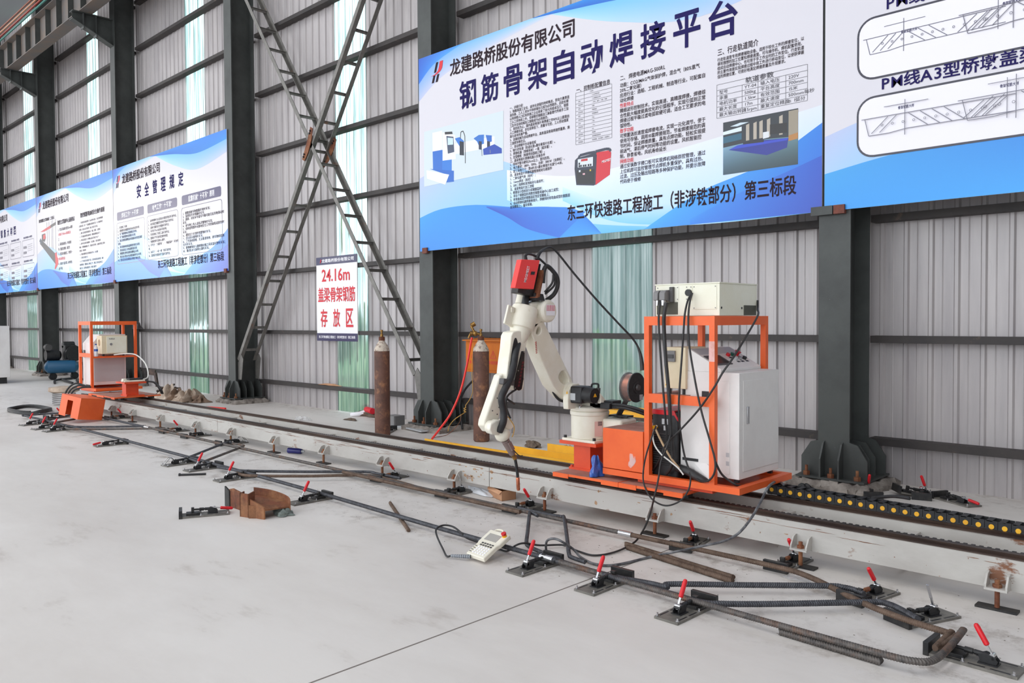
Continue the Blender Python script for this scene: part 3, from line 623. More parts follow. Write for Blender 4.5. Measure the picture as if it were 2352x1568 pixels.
p.area([(-5.888,3.315), (-5.869,3.315), (-5.869,3.295), (-5.888,3.295)], (226, 190, 60), 9); p.area([(-6.051,3.327), (-6.025,3.326), (-6.025,3.303), (-6.051,3.304)], (214, 220, 226), 9); p.area([(-5.992,3.284), (-5.959,3.282), (-5.959,3.264), (-5.992,3.266)], (230, 180, 190), 9)
p.done('welder_picture', t)
m = M(); m.textfit('MEGMEET', P3((-5.710,3.363), 9), Vector((1, 0, .1)), Z3, .13, .028, .01); m.build('picture_lettering', MT['print_white'], t, smooth=False)
# ---- the drawing banner at the right edge
t = panel('banner of cap beam rebar drawings at the right edge, above the clamp pile', BX[0]+.012, BX[0]+5.85, ZB, ZT, waves=False)
p = Print(); x0 = BX[0]+.018; x1 = BX[0]+5.84
p.field([(x0, ZB+.68), (x0+.6, ZB+.82), (x0+1.8, ZB+.9), (x0+3.4, ZB+.7), (x1, ZB+.2)], [(x0, ZB), (x0+.6, ZB), (x0+1.8, ZB), (x0+3.4, ZB), (x1, ZB)], (LILAC, SKY), ((150, 206, 246), CYAN), 1)
p.field([(x0, ZB+.34), (x0+.8, ZB+.455), (x0+1.7, ZB+.43), (x0+2.6, ZB+.3), (x0+3.6, ZB)], [(x0, ZB), (x0+.8, ZB), (x0+1.7, ZB), (x0+2.6, ZB), (x0+3.6, ZB)], ((50, 158, 226), (26, 110, 214)), ((40, 150, 234), (60, 170, 240)), 2)
p.done('wave_pattern', t)
p = Print(); ink = (52, 50, 64)
r0, r1, r2, r3 = (-2.826,3.791), (-2.833,3.703), (-2.840,3.012), (-2.824,4.194)
zA1, zA0 = ((-2.764,4.217))[1], ((-2.779,3.687))[1]; zB1, zB0 = ((-2.778,3.523))[1], ((-2.794,3.006))[1]; xl = r1[0]
for za, zb in ((zA0, zA1), (zB0, zB1)):
    p.rrect(xl, xl+4.9, za, zb, .14, .022, ink, 5, fill=(236, 233, 240)); p.rrect(xl, xl+4.9, za, zb, .14, .018, ink, 6)
thin = (110, 108, 122)
def rebar_drawing(px, z, s, n1, n2, tri):
    def q(a, b): return (px+a*s, z+b*s)
    p.line([q(-.05, .26), q(2, .26)], .006, thin, 7); p.line([q(0, .26), q(.06, 0), q(.35, 0), q(.6, .03), q(2, .03)], .006, thin, 7); p.line([q(.58, -.06), q(.58, .46)], .006, thin, 7)
    for i in range(n1): p.line([q(.1+i*.12, .03), q(.34+i*.12, .25)], .006, thin, 7)
    for i in range(n2): p.line([q(.63+i*.16, .25), q(.9+i*.16, .03)], .006, thin, 7)
    for i in range(3): p.line([q(1.36+i*.14, .04), q(1.62+i*.14, .25)], .006, thin, 7)
    p.line([q(.28, .4), q(.9, .4)], .005, thin, 7); p.line([q(1.9, -.05), q(1.9, .5)], .005, thin, 7)
    for i in range(5+n1+n2): p.rrect(px+(.24+i*.15)*s, px+(.27+i*.15)*s, z+.12*s, z+.15*s, .014*s, .004, thin, 7)
o = (-2.762,3.899); rebar_drawing(o[0], o[1], .54, 3, 3, 1); o = (-1.988,3.890); rebar_drawing(o[0], o[1], .62, 3, 3, 1); o = (-2.765,3.183); rebar_drawing(o[0], o[1], .58, 2, 4, 0); o = (-1.982,3.181); rebar_drawing(o[0], o[1], .66, 2, 5, 0)
p.done('rebar_drawing', t)
m = M(); fit(m, 'PM线A3型桥墩盖梁钢筋构造图', (-2.626,3.562), (xl+2.06, 0), .125, .03); fit(m, 'PM线C型桥墩盖梁钢筋构造图', (-2.590,4.246), (xl+2.03, 0), .125, .03)
fit(m, COMPANY, (x0+.4, ZT-.5), (x0+2.2, 0), .22, .03); fit(m, FOOTER, (x1-3.3, ZB+.2), (x1-.3, 0), .19, .03)
for q in ((-2.470,4.017), (-1.705,4.046), (-2.490,3.374), (-1.717,3.400)): fit(m, '骨架钢筋大样', (q[0], q[1]), (q[0]+.13, 0), .03, .02)
m.build('heading_text', MT['print_navy'], t, smooth=False)
clip(t, BX[0]+.16, .1)
# ---- safety rules banner
t = panel('banner of safety rules in three framed columns, left of the crossed braces', BX[2], BX[2]-(BX[2]-BX[3])+5.895, ZB, ZT) if False else panel('banner of safety rules in three framed columns, left of the crossed braces', BX[3]+.01, BX[2], ZB, ZT)
x0, x1 = BX[3], BX[2]; W_ = x1-x0
def head(t, x0, W_, two=True):
    m = M(); fit(m, COMPANY, (x0+.1*W_, ZT-.42), (x0+.47*W_, 0), .23, .03); m.build('company_name', INK(), t, smooth=False)
    logo(t, x0+.035*W_, ZT-.47, .28)
    m = M(); fit(m, FOOTER, (x0+.44*W_, ZB+.2), (x0+.97*W_, 0), .19, .03); m.build('footer_text', INK(), t, smooth=False)
head(t, x0, W_)
clip(t, x1-.1, .1); clip(t, x0+.04, .1)
m = M(); spread(m, '安全管理规定', (x0+.25*W_, ZT-.85), (x0+.67*W_, 0), .3, .24, .035); m.build('title', MT['print_navy'], t, smooth=False)
p = Print(); m = M(); m2 = M()
R1 = ['1、不是焊工不焊；', '2、要害部位和重要场所未经批准不焊；', '3、不了解焊接地点周围情况不焊；', '4、不了解焊接物内部情况不焊；', '5、装过易燃易爆物品的容器未经彻底清理', '不焊；', '6、用可燃材料做保温隔音的部位不焊；', '7、密闭或有压力的容器管道不焊；', '8、焊接部位旁有易燃易爆物品不焊；', '9、附近有与明火作业相抵触的作业不焊；', '10、禁火区内未办理动火审批手续不焊。']
R2 = ['1、未持特种行业证和未按要求培训不准作业；', '2、未按规定穿戴劳动防护用品不准作业；', '3、没有可靠的安全措施不准作业；', '4、不符合TN-S标准不准供电；', '5、不使用电工专用工具不准作业；', '6、雷雨天气不准测定接地电阻；', '7、电路检修不准单人操作；', '8、不符合“三级配电”、“两级保护”不准供', '电；', '9、未实行“一机一闸”制不准供电；', '10、其他安全措施不完备不准作业。']
R3 = ['1、超载或被吊物重量不明时不吊；', '2、指挥信号不明确时不吊；', '3、捆绑、吊挂不牢或不平衡可能引起吊物滑动时', '不吊；', '4、被吊物上有人或有浮置物时不吊；', '5、结构或零部件有影响安全工作的缺陷或损伤时', '不吊；', '6、遇有拉力不清的埋置物时不吊；', '7、歪拉斜吊重物时不吊；', '8、工作场地昏暗、无法看清场地、被吊物和指挥', '信号时不吊；', '9、重物棱角处与捆绑钢丝绳之间未加衬垫时不吊；', '10、钢(铁)水包装得太满时不吊。']
for i, (a, b, hd, R) in enumerate(((.04, .315, '焊接工作“十不焊”', R1), (.35, .615, '电气工作“十不准”', R2), (.655, .955, '起重机械“十不吊”原则', R3))):
    xa, xb = x0+a*W_, x0+b*W_; zt = ZT-1.06
    p.rrect(xa, xb, zt-.2, zt, .05, .02, NAVY, 6, fill=(40, 34, 92)); fit(m2, hd, (xa+.18*(xb-xa), zt-.16), (xb-.16*(xb-xa), 0), .125, .03, l=10)
    p.rrect(xa-.03, xb+.03, ZB+.42, zt-.26, .07, .012, (88, 84, 110), 6)
    n = len(R); dz = (zt-.33-ZB-.5)/(n-.3); para(m, R, xa+.03, zt-.4, dz, (xb-xa)/20.5, .066)
p.done('rule_frames', t); m.build('rules_text', INK(), t, smooth=False); m2.build('rule_headings', MT['print_white'], t, smooth=False)
# ---- bending machine banner
t = panel('banner with a red and grey bending machine picture, second from the left', BX[4]+.01, BX[3]-.002, ZB, ZT)
x0, x1 = BX[4], BX[3]; W_ = x1-x0; head(t, x0, W_)
clip(t, x0+.02, .1)
m = M(); fit(m, '数控钢筋立式弯曲线（二机头）', (x0+.04*W_, ZT-.78), (x0+.27*W_, 0), .1, .03); fit(m, '数控立式弯曲中心设备特点', (x0+.315*W_, ZT-.98), (x0+.545*W_, 0), .13, .03); fit(m, '数控钢筋弯曲机安全操作规程', (x0+.62*W_, ZT-.95), (x0+.905*W_, 0), .13, .03)
para(m, ['1、可双头弯曲最大直径32mm钢筋', '*小弯曲尺寸420mm弯曲精品加', '工', '2、采用双驱动机头，移动速度', '快、重复定位精准、稳定性', '3、可实现大角度加工，弯折同一', '*根弯曲钢筋成品', '4、标准化*设备可靠，操作简便、', '运行平稳'], x0+.32*W_, ZT-1.15, .135, .08, .085)
para(m, ['  1、开机前检查设备各部件，确认部件无松动、安全控制等装置', '应灵敏可靠，电气、气动装置及控制系统正常，PLC电脑系统显', '控良好，前后左右正常运转，确认正常后方可开机。', '  2、操作工前先检查弯曲机机头、轴盘、套筒、立柱情况', '  3、打开设备总电源和设备电源，调整机器参数设定尺寸', '  4、开机后应试运行三分钟确认运转正常后方可生产', '  5、操作中应注意力高度集中、定位准确、行程不准有障', '碍物，不得随意触摸加工件，弯曲时应无异常，设备有异常应立即关', '闭电源、排除故障', '  6、弯曲长钢筋时应注意弯曲面对方向，以免碰撞', '  7、调换应按规定方法', '  8、生产结束后关闭机器下机后，应将总电源及设备电源，做好', '电源控制柜、调整系统上的清洁工作，控制工作场地及责任区', '域的卫生，各项物品摆放归位，做好记录签字'], x0+.6*W_, ZT-1.1, .092, .062, .058)
m.build('rules_text', INK(), t, smooth=False)
p = Print()
def u(a, b): return (x0+a*W_, ZB+b*(ZT-ZB))
for pts, c, l in (([u(.05, .49), u(.06, .54), u(.28, .35), u(.28, .24)], (42, 44, 54), 6), ([u(.04, .52), u(.06, .55), u(.09, .5), u(.07, .48)], (40, 60, 80), 7), ([u(.27, .36), u(.295, .37), u(.3, .32), u(.315, .3), u(.315, .24), u(.27, .19), u(.26, .2), u(.275, .25)], (204, 26, 46), 7),
    ([u(.055, .615), u(.14, .64), u(.22, .66), u(.22, .63), u(.12, .61)], (196, 40, 60), 6), ([u(.21, .66), u(.29, .68), u(.29, .65), u(.21, .63)], (44, 42, 50), 6), ([u(.08, .52), u(.08, .585), u(.13, .59), u(.14, .54), u(.12, .5)], (44, 42, 52), 7), ([u(.1, .53), u(.1, .575), u(.135, .58), u(.135, .53)], (200, 40, 54), 8)): p.area(pts, c, l)
for a in (.16, .19, .23, .245, .285): p.line([u(a, .7+.1*(a-.16)), u(a, .46-.7*(a-.16))], .015, (60, 58, 66), 6)
p.done('machine_picture', t)
# ---- large sample drawing banner at the far left
t = panel('banner of small framed rebar drawings at the left edge', BX[5], BX[4]-.002, ZB, ZT)
x0, x1 = BX[5], BX[4]; W_ = x1-x0; head(t, x0, W_)
m = M(); spread(m, '盖梁钢筋大样图', (x0+.2*W_, ZT-.92), (x0+.63*W_, 0), .26, .22, .035); p = Print()
for i in range(4):
    for j in range(2):
        xa = x0+(.06+i*.23)*W_; zt = ZT-1.18-j*.72
        p.rrect(xa, xa+.2*W_, zt-.5, zt, .04, .012, (100, 96, 120), 6); fit(m, '骨架钢筋大样图', (xa+.02*W_, zt+.05), (xa+.17*W_, 0), .06, .02)
        for dz in (.18, .34): p.area([(xa+.1, zt-dz-.07), (xa+.4, zt-dz-.07), (xa+.4, zt-dz), (xa+.1, zt-dz)], (110, 108, 124), 6)
        for n in range(4): p.line([(xa+.5, zt-.16-n*.06), (xa+1.0, zt-.14-n*.06)], .008, (150, 148, 160), 6)
p.done('drawing_frames', t); m.build('title', MT['print_navy'], t, smooth=False)
# ---- area sign hung on the lower girts
XS0, XS1, ZS0, ZS1 = -12.460, -11.226, 1.232, 2.697
YBN = 7.84; W_ = XS1-XS0
t = thing('area_sign', 'white hanging sign with red lettering and the figure 24.16m', 'sign', ((XS0+XS1)/2, 7.84, ZS0))
M().box(XS0, XS1, 7.842, 7.855, ZS0, ZS1).build('sign_board', MT['board'], t, smooth=False)
M().box(XS0, XS1, 7.838, 7.8425, ZS1-.135, ZS1).build('header_band', MT['navyband'], t, smooth=False); M().box(XS0, XS1, 7.838, 7.8425, ZS0, ZS0+.135).build('footer_band', MT['navyband'], t, smooth=False)
m = M(); fit(m, '24.16m', (XS0+.14*W_, ZS1-.43), (XS0+.83*W_, 0), .215, .03, l=4); fit(m, '盖梁骨架钢筋', (XS0+.04*W_, ZS1-.79), (XS0+.95*W_, 0), .26, .03, l=4); spread(m, '存放区', (XS0+.1*W_, ZS1-1.22), (XS0+.9*W_, 0), .31, .17*W_, .035, l=4)
m.build('sign_text', MT['print_red'], t, smooth=False)
m = M(); fit(m, COMPANY, (XS0+.14*W_, ZS1-.1), (XS0+.93*W_, 0), .065, .03, l=6); fit(m, FOOTER, (XS0+.05*W_, ZS0+.045), (XS0+.95*W_, 0), .05, .02, l=6); m.build('band_text', MT['print_white'], t, smooth=False)
M().poly([(XS0+.1*W_, 7.833, ZS1-.1), (XS0+.12*W_, 7.833, ZS1-.1), (XS0+.14*W_, 7.833, ZS1-.04), (XS0+.12*W_, 7.833, ZS1-.04)]).build('logo', MT['print_red'], t, smooth=False)
YBN = 7.36
# ---------------------------------------------------------------- robot track: two box beams with guide rails and a gear rack
YR0, YR1, ZR0, ZR1 = 4.95, 5.16, .1, .268
tr = thing('robot_track', 'long pale grey robot track of two chipped steel beams with dark guide rails', 'track', (-8, 5.2, 0))
joint = -5.106
for a, b in ((-15.7, -10.324-.004), (-10.324+.004, joint-.004), (joint+.004, .6)):
    m = M()
    m.box(a, b, YR0, YR0+.008, ZR0, ZR1).box(a, b, YR0+.008, YR0+.11, ZR1-.008, ZR1).box(a, b, YR0+.008, YR0+.11, ZR0, ZR0+.008).box(a, b, YR0+.102, YR0+.11, ZR0+.008, ZR1-.008)
    m.build('front_beam', MT['railpaint'], tr, smooth=False)
m = M().box(-15.7, .6, 5.42, 5.53, ZR0, ZR1); m.build('rear_beam', MT['railpaint'], tr, smooth=False)
for y in (4.985, 5.465):
    m = M().prism([(-15.7, y-.022, ZR1), (-15.7, y+.022, ZR1), (-15.7, y+.022, ZR1+.008), (-15.7, y+.01, ZR1+.014), (-15.7, y+.016, ZR1+.03), (-15.7, y-.016, ZR1+.03), (-15.7, y-.01, ZR1+.014), (-15.7, y-.022, ZR1+.008)], (16.3, 0, 0))
    m.build('guide_rail', MT['railsteel'], tr, smooth=False)
m = M().box(-15.7, .6, 5.035, 5.058, ZR1, ZR1+.02)
for i in range(400): x = -15.6+i*.0405; m.box(x, x+.02, 5.058, 5.08, ZR1+.002, ZR1+.02)
m.build('gear_rack', MT['blacksteel'], tr, smooth=False, kind='stuff')
for i in range(19):
    x = -15.2+i*.82+.3
    M().box(x, x+.1, YR0+.11, 5.42, ZR1-.075, ZR1-.045).box(x, x+.1, YR0+.11, 5.42, ZR0+.01, ZR0+.03).build('cross_member', MT['railpaint'], tr, smooth=False)
def levelling(x):
    o = M().box(x-.055, x+.055, YR0-.085, YR0, .108, .12)
    for s in (-.055, .045):
        o.prism([(x+s, YR0, .12), (x+s, YR0-.08, .12), (x+s, YR0-.08, .135), (x+s, YR0-.045, .185), (x+s, YR0-.02, .195), (x+s, YR0, .195)], (.01, 0, 0))
    b = o.build('levelling_bracket', MT['railpaint'], tr, smooth=False)
    M().cyl((x, YR0-.045, .006), (x, YR0-.045, .16), .013, n=10).cyl((x, YR0-.045, .12), (x, YR0-.045, .137), .024, n=6).build('levelling_bolt', MT['rust'], b)
    M().box(x-.1, x+.1, YR0-.08, YR0-.01, 0, .012).build('foot_pad', MT['blacksteel'], b, smooth=False)
for x in (-14.037, -13.147, -12.081, -10.896, -9.864, -8.771, -7.694, -6.618, -5.525, -4.408, -3.330, -2.230, -1.133):
    levelling(x)
def marks(name, mt, n, f, label):
    m = M(); r_ = random.Random(11)
    for i in range(n):
        x, z, L, h = f(r_); P = []; k = r_.randint(5, 8)
        for j in range(k): a = 2*PI*j/k; P.append((x+math.cos(a)*L*r_.uniform(.5, 1), YR0-.0012, min(ZR1-.003, max(ZR0+.002, z+math.sin(a)*h*r_.uniform(.4, 1)))))
        m.poly(P)
    m.build(name, MT[mt], tr, smooth=False, kind='stuff', label=label)
marks('paint_cracks', 'rust', 120, lambda r: (r.uniform(-14, 0), ZR1-.03+r.gauss(0, .012), r.uniform(.03, .22), .0022), 'brown cracks in the paint along the top edge')
marks('rust_spots', 'rust', 90, lambda r: (r.uniform(-14, 0), r.uniform(ZR0, ZR1), r.uniform(.002, .007), r.uniform(.002, .007)), 'scattered rust spots')
marks('rust_streaks', 'rustpale', 30, lambda r: ((joint-.2+r.gauss(0, .14)) if r.random() < .55 else r.uniform(-10, 0), r.uniform(.13, .25), r.uniform(.004, .03), r.uniform(.004, .02)), 'orange rust stains, densest left of the joint')
# ---------------------------------------------------------------- welding carriages
def carriage(label, fx0, fx1, px0, px1, pedx, sgn, near):
    """fx0..fx1 equipment frame, px0..px1 slide plates, pedx robot pedestal centre"""
    Y0, Y1 = 4.93, 5.715
    t = thing('welding_carriage', label, 'carriage', ((px0+px1)/2, 5.25, .3), 'orange carriages on the robot track')
    xm = px1-.65 if sgn < 0 else px0+.65
    for a, b in ((px0, xm-.002), (xm+.002, px1)):
        pl = M().box(a, b, 4.855, 5.6, .333, .352); pl.v and None
        o = pl.build('slide_plate', [MT['orange']], t, smooth=False)
        M().box(a+.006, b-.006, 4.861, 5.594, .352, .3535).build('dusty_top', MT['orangedust'], o, smooth=False)
        for x in (a+.02, b-.14):
            for y in (4.955, 5.435):
                M().box(x, x+.12, y, y+.06, .3, .333).build('slide_block', MT['blacksteel'], o, smooth=False)
            M().box(x-.02, x+.14, 4.85, 4.855, .318, .352).build('skirt', MT['orange'], o, smooth=False)
    # robot pedestal
    x = pedx; p = M().box(x-.13, x+.13, 5.04, 5.33, .352, .372)
    p.box(x-.085, x+.085, 5.05+.0, 5.25, .372, .565)
    p.box(x-.19, x+.19, 4.99, 5.34, .565, .59)
    p.build('robot_pedestal', MT['redorange'], t, smooth=False)
    for s in (-1, 1): M().cyl((x+s*.11, 5.055, .372), (x+s*.11, 5.055, .388), .014, n=6).build('bolt', MT['redorange'], t)
    # frame base
    bx0, bx1 = (fx0-.385, fx1+.19) if sgn > 0 else (fx0-.1, fx1+.22)
    b = M().box(bx0, bx1, Y0, Y0+.05, .385, .43).box(bx0, bx1, Y1-.05, Y1, .385, .43).box(bx0, bx0+.05, Y0+.05, Y1-.05, .385, .43).box(bx1-.05, bx1, Y0+.05, Y1-.05, .385, .43).box(bx0+.05, bx1-.05, Y0+.05, Y1-.05, .388, .395)
    b.build('frame_base', MT['orange'], t, smooth=False)
    M().box(fx0-.1, fx1-.05, 4.99, 5.5, .352, .385).build('spacer_plate', MT['redorange'], t, smooth=False)
    for xx in (fx0, fx1-.042):
        for y in (Y0, Y1-.042):
            M().box(xx, xx+.042, y, y+.042, .43, 1.53).build('upright', MT['orange'], t, smooth=False)
    M().box(fx0, fx1, Y0, Y0+.042, 1.53, 1.595).box(fx0, fx1, Y1-.042, Y1, 1.53, 1.595).box(fx0, fx0+.042, Y0+.042, Y1-.042, 1.53, 1.595).box(fx1-.042, fx1, Y0+.042, Y1-.042, 1.53, 1.595).build('top_rail', MT['orange'], t, smooth=False)
    xs = fx1 if near else fx1
    M().box(fx0+.042, fx1-.042, Y0, Y0+.042, .965, 1.03).build('middle_rail', MT['orange'], t, smooth=False)
    if near: M().box(fx0+.042, fx0+.32, Y0+.042, Y1, 1.015, 1.028).build('shelf', MT['orangedust'], t, smooth=False)
    else:
        M().box(fx1-.3, fx1, Y0+.042, Y1, .965, .98).box(fx1-.03, fx1, Y0+.042, Y1-.042, .95, .965).build('shelf', MT['orange'], t, smooth=False)
        M().box(fx0, fx0+.042, Y0+.042, Y1-.042, .965, 1.03).build('side_rail', MT['orange'], t, smooth=False)
    return t
carriage('orange welding carriage on the track carrying the robot arm and the white cabinet', -3.44, -2.858, -4.27, -3.06, -4.13, 1, True)
carriage('far orange welding carriage on the track without a robot, pendant lying on its pedestal', -15.66, -15.04, -14.95, -13.74, -13.87, -1, False)
M().box(-2.901, -2.857, 4.929, 4.9302, 1.28, 1.42).build('paint_scrape', MT['pinkscrape'], bpy.data.objects['welding_carriage'], smooth=False, label='pale patch of scraped paint on the front upright')
# ---- equipment of the near carriage
ob = M().box(-3.82, -3.447, 4.925, 5.4, .436, .742).build('cable_cover_box', MT['orange'], bev=.003)
tag(ob, 'plain orange sheet metal box right of the robot base, film scrap stuck on it', 'cover box')
M().box(-3.815, -3.452, 4.93, 5.395, .742, .7435).build('dusty_top', MT['orangedust'], None, smooth=False).parent = ob
fl = M(); c = Vector((-3.554,4.922,0.516)); q = [(-.025, -.035), (0, -.05), (.03, -.02), (.042, .005), (.035, .035), (.02, .028), (.012, .048), (-.008, .05), (-.018, .02)]
fl.poly([(c.x+a*1.1, 4.9235-.004*math.sin(i*2.1), c.z+b*1.1) for i, (a, b) in enumerate(q)]).poly([(c.x+a*.8+.01, 4.92-.006*math.cos(i*1.7), c.z+b*.8) for i, (a, b) in enumerate(q)])
tag(fl.build('film_scrap', MT['clearfilm']), 'torn scrap of clear plastic film stuck on the orange cover box', 'film scrap')
# controller on top of the frame
t = thing('robot_controller', 'pale cream controller box on top of the near orange frame, grey plugs on its front', 'controller', (-3.12, 5.27, 1.597))
x0, x1, y0, y1, z0, z1 = -3.385, -2.86, 5.0, 5.54, 1.597, 1.83
M().box(x0, x1, y0, y1, z0, z1-.008).build('housing', MT['boxcream'], t, bev=.003)
M().box(x0-.004, x1+.004, y0-.004, y1+.004, z1-.008, z1).build('lid', MT['boxcream'], t, smooth=False)
for a, b, c, d in ((.01, .2, .11, .215), (.255, .31, .11, .215), (.315, .505, .045, .215)):
    o = M().box(x0+a, x0+b, y0-.003, y0, z0+c, z0+d).build('access_panel', MT['boxcream'], t, bev=.001)
    for u in (a+.01, b-.01):
        for v in (c+.01, d-.01): M().cyl((x0+u, y0-.003, z0+v), (x0+u, y0-.006, z0+v), .004, n=8).build('screw', MT['midgrey'], o)
M().box(x0+.012, x0+.19, y0-.004, y0, z0+.012, z0+.1).build('vent_mesh', MT['mesh'], t, smooth=False)
M().box(x1, x1+.004, y0+.34, y0+.52, z0+.004, z0+.075).build('vent_mesh', MT['mesh'], t, smooth=False)
for y in (.025, .31): M().cyl((x1, y0+y, z0+.055), (x1+.003, y0+y, z0+.055), .008, n=14).build('hole_plug', MT['black'], t)
for dx, s in ((.035, .85), (.085, 1.05)):
    o = M().prism([(x0+dx, y0-.004, z0+.19), (x0+dx, y0-.065, z0+.185), (x0+dx, y0-.085, z0+.165), (x0+dx, y0-.085, z0+.115), (x0+dx, y0-.02, z0+.105), (x0+dx, y0-.004, z0+.11)], (.045*s, 0, 0)).build('cable_plug', MT['midgrey'], t, bev=.004)
    M().cyl((x0+dx+.022, y0-.06, z0+.115), (x0+dx+.022, y0-.065, z0+.075), .018*s, .014*s, n=14).build('gland_nut', MT['chrome'], o)
M().box(x0+.135, x0+.165, y0-.03, y0-.003, z0+.1, z0+.21).build('plug_latch', MT['darkgrey'], t, bev=.003)
M().cyl((x0+.285, y0-.003, z0+.165), (x0+.285, y0-.022, z0+.165), .024, n=20).build('cable_gland', MT['black'], t)
M().box(x1-.08, x1-.05, y1, y1+.03, z0+.09, z0+.16).build('rear_connector', MT['black'], t, bev=.005)
# white control cabinet with sloping console
t = thing('control_cabinet', 'white control cabinet with sloping console, buttons and a screen, inside the near orange frame', 'cabinet', (-2.99, 5.35, .46))
cx0, cx1, cy0, cy1, cz0 = -3.205, -2.736, 5.05, 5.64, .462
zA, zB_ = 1.2, 1.36
M().box(cx0, cx1, cy0, cy1, cz0, zA).build('body', MT['white'], t, bev=.003)
M().prism([(cx0, cy0+.004, zA), (cx1-.14, cy0+.004, zA), (cx1-.14, cy0+.004, zA+.02), (cx0+.07, cy0+.004, zB_), (cx0, cy0+.004, zB_)], (0, cy1-cy0-.008, 0)).build('console', MT['white'], t, bev=.003)
sl = Vector((cx1-.14-cx0-.07, 0, zA+.02-zB_)); sd = sl.normalized(); sn = Vector((-sd.z, 0, sd.x)); o0 = Vector((cx0+.07, cy0, zB_))
def onslope(f, y, h=0): p = o0+sl*f; return Vector((p.x, cy0+y, p.z))+sn*h
def slopebox(f0, f1, ya, yb, h0, h1): return M().hexa([onslope(f0, ya, h0), onslope(f1, ya, h0), onslope(f1, yb, h0), onslope(f0, yb, h0), onslope(f0, ya, h1), onslope(f1, ya, h1), onslope(f1, yb, h1), onslope(f0, yb, h1)])
slopebox(.02, .3, .02, .57, 0, .0012).build('console_shade_strip', MT['lightgrey'], t, smooth=False)
o = slopebox(.38, .82, .03, .25, 0, .006).build('screen_frame', MT['darkgrey'], t, bev=.002)
slopebox(.44, .76, .055, .225, .006, .0066).build('screen', MT['screen'], o, smooth=False)
for i, (f, y, c_) in enumerate(((.42, .36, 'red'), (.42, .42, 'green'), (.42, .49, 'red'), (.62, .38, 'lightgrey'), (.62, .44, 'chrome'), (.62, .51, 'black'))):
    mm = MT[c_] if c_ in MT else MT.setdefault('green', mat('green_button', (30, 96, 78), .35))
    o = M().cyl(onslope(f, y, 0), onslope(f, y, .02), .016, n=14).build('push_button', mm, t)
    if i == 2: M().cyl(onslope(f, y, .02), onslope(f, y, .032), .016, .026, n=16).build('mushroom_head', MT['red'], o)
    slopebox(f+.07, f+.13, y-.02, y+.02, 0, .001).build('button_label', MT['black'], t, smooth=False)
o = M().box(cx1, cx1+.004, cy0+.05, cy1-.02, cz0+.05, zA-.055).build('door', MT['white'], t, bev=.002)
M().box(cx1+.004, cx1+.012, cy0+.095, cy0+.125, cz0+.38, cz0+.5).build('door_handle', MT['chrome'], o, bev=.002)
M().box(cx0+.05, cx1-.07, cy0-.003, cy0, cz0+.03, zA-.06).build('side_panel', MT['white'], t, bev=.001)
M().box(cx0+.18, cx0+.26, cy0-.008, cy0-.003, cz0+.52, cz0+.6).build('latch', MT['black'], t, bev=.002)
M().box(cx0+.02, cx0+.15, cy0-.006, cy0, cz0+.09, cz0+.11).build('cable_slot', MT['black'], t, smooth=False)
for z in (.09, .15):
    for i in range(3):
        for j in range(3): pass
    M().box(cx0+.37, cx0+.395, cy0-.004, cy0-.003, cz0+z, cz0+z+.03).build('vent_holes', MT['lightgrey'], t, smooth=False)
M().prism([(cx0+.13, cy0-.02, cz0-.03), (cx0+.28, cy0-.05, cz0-.028), (cx0+.3, cy0-.03, cz0+.03), (cx0+.22, cy0-.006, cz0+.085), (cx0+.12, cy0-.006, cz0+.08)], (0, .004, .002)).build('loose_side_flap', MT['white'], t, smooth=False)
for x, y in ((cx0+.04, cy0+.04), (cx1-.06, cy0+.04), (cx0+.04, cy1-.06), (cx1-.06, cy1-.06)):
    M().box(x, x+.03, y, y+.03, .43, cz0).build('foot', MT['black'], t, smooth=False)
# beige box on the shelf
t = thing('junction_box', 'aged beige junction box with a grey breaker on the shelf of the near frame', 'junction box', (-3.28, 5.3, 1.03))
bx = -3.325
M().box(bx, bx+.18, 5.02, 5.3, 1.07, 1.37).build('housing', MT['beige'], t, bev=.003)
o = M().box(bx+.022, bx+.1, 5.004, 5.02, 1.265, 1.345).build('breaker', MT['midgrey'], t, bev=.002)
M().box(bx+.03, bx+.09, 4.998, 5.004, 1.292, 1.318).build('breaker_window', MT['darkgrey'], o, smooth=False)
M().poly([(bx+.01, 5.018, 1.09), (bx+.05, 5.018, 1.09), (bx+.03, 5.018, 1.125)]).build('warning_sticker', MT['print_yellow'], t, smooth=False)
for x in (bx+.03, bx+.15):
    for y in (5.05, 5.27): M().cyl((x, y, 1.028), (x, y, 1.07), .012, n=8).build('foot', MT['black'], t)
# welding power source
t = thing('welding_power_source', 'black welding power source with louvred front and red top edge, low in the near frame', 'welder', (-3.34, 5.25, .395))
wx0, wx1, wy0, wy1 = -3.435, -3.215, 5.03, 5.6
M().box(wx0, wx1, wy0, wy1, .4, .9).build('casing', MT['black'], t, bev=.012)
M().prism([(wx0-.002, wy0-.004, .87), (wx1-.03, wy0-.004, .87), (wx1+.002, wy0-.004, .83), (wx1+.002, wy0-.004, .85), (wx1-.028, wy0-.004, .905), (wx0-.002, wy0-.004, .905)], (0, .56, 0)).build('red_trim', MT['red'], t, bev=.002)
for i in range(14): M().hexa([(wx0+.012, wy0-.004, .5+i*.017), (wx1-.035, wy0-.004, .5+i*.017), (wx1-.035, wy0, .5+i*.017), (wx0+.012, wy0, .5+i*.017), (wx0+.012, wy0-.012, .504+i*.017), (wx1-.035, wy0-.012, .504+i*.017), (wx1-.035, wy0, .51+i*.017), (wx0+.012, wy0, .51+i*.017)]).build('louvre', MT['darkgrey'], t, smooth=False)
for a, b, c in ((.085, .8, .03), (.115, .8, .03), (.1, .755, .025)): M().box(wx0+a, wx0+a+.022, wy0-.003, wy0, b, b+c+.01).build('data_plate', MT['lightgrey'], t, smooth=False)
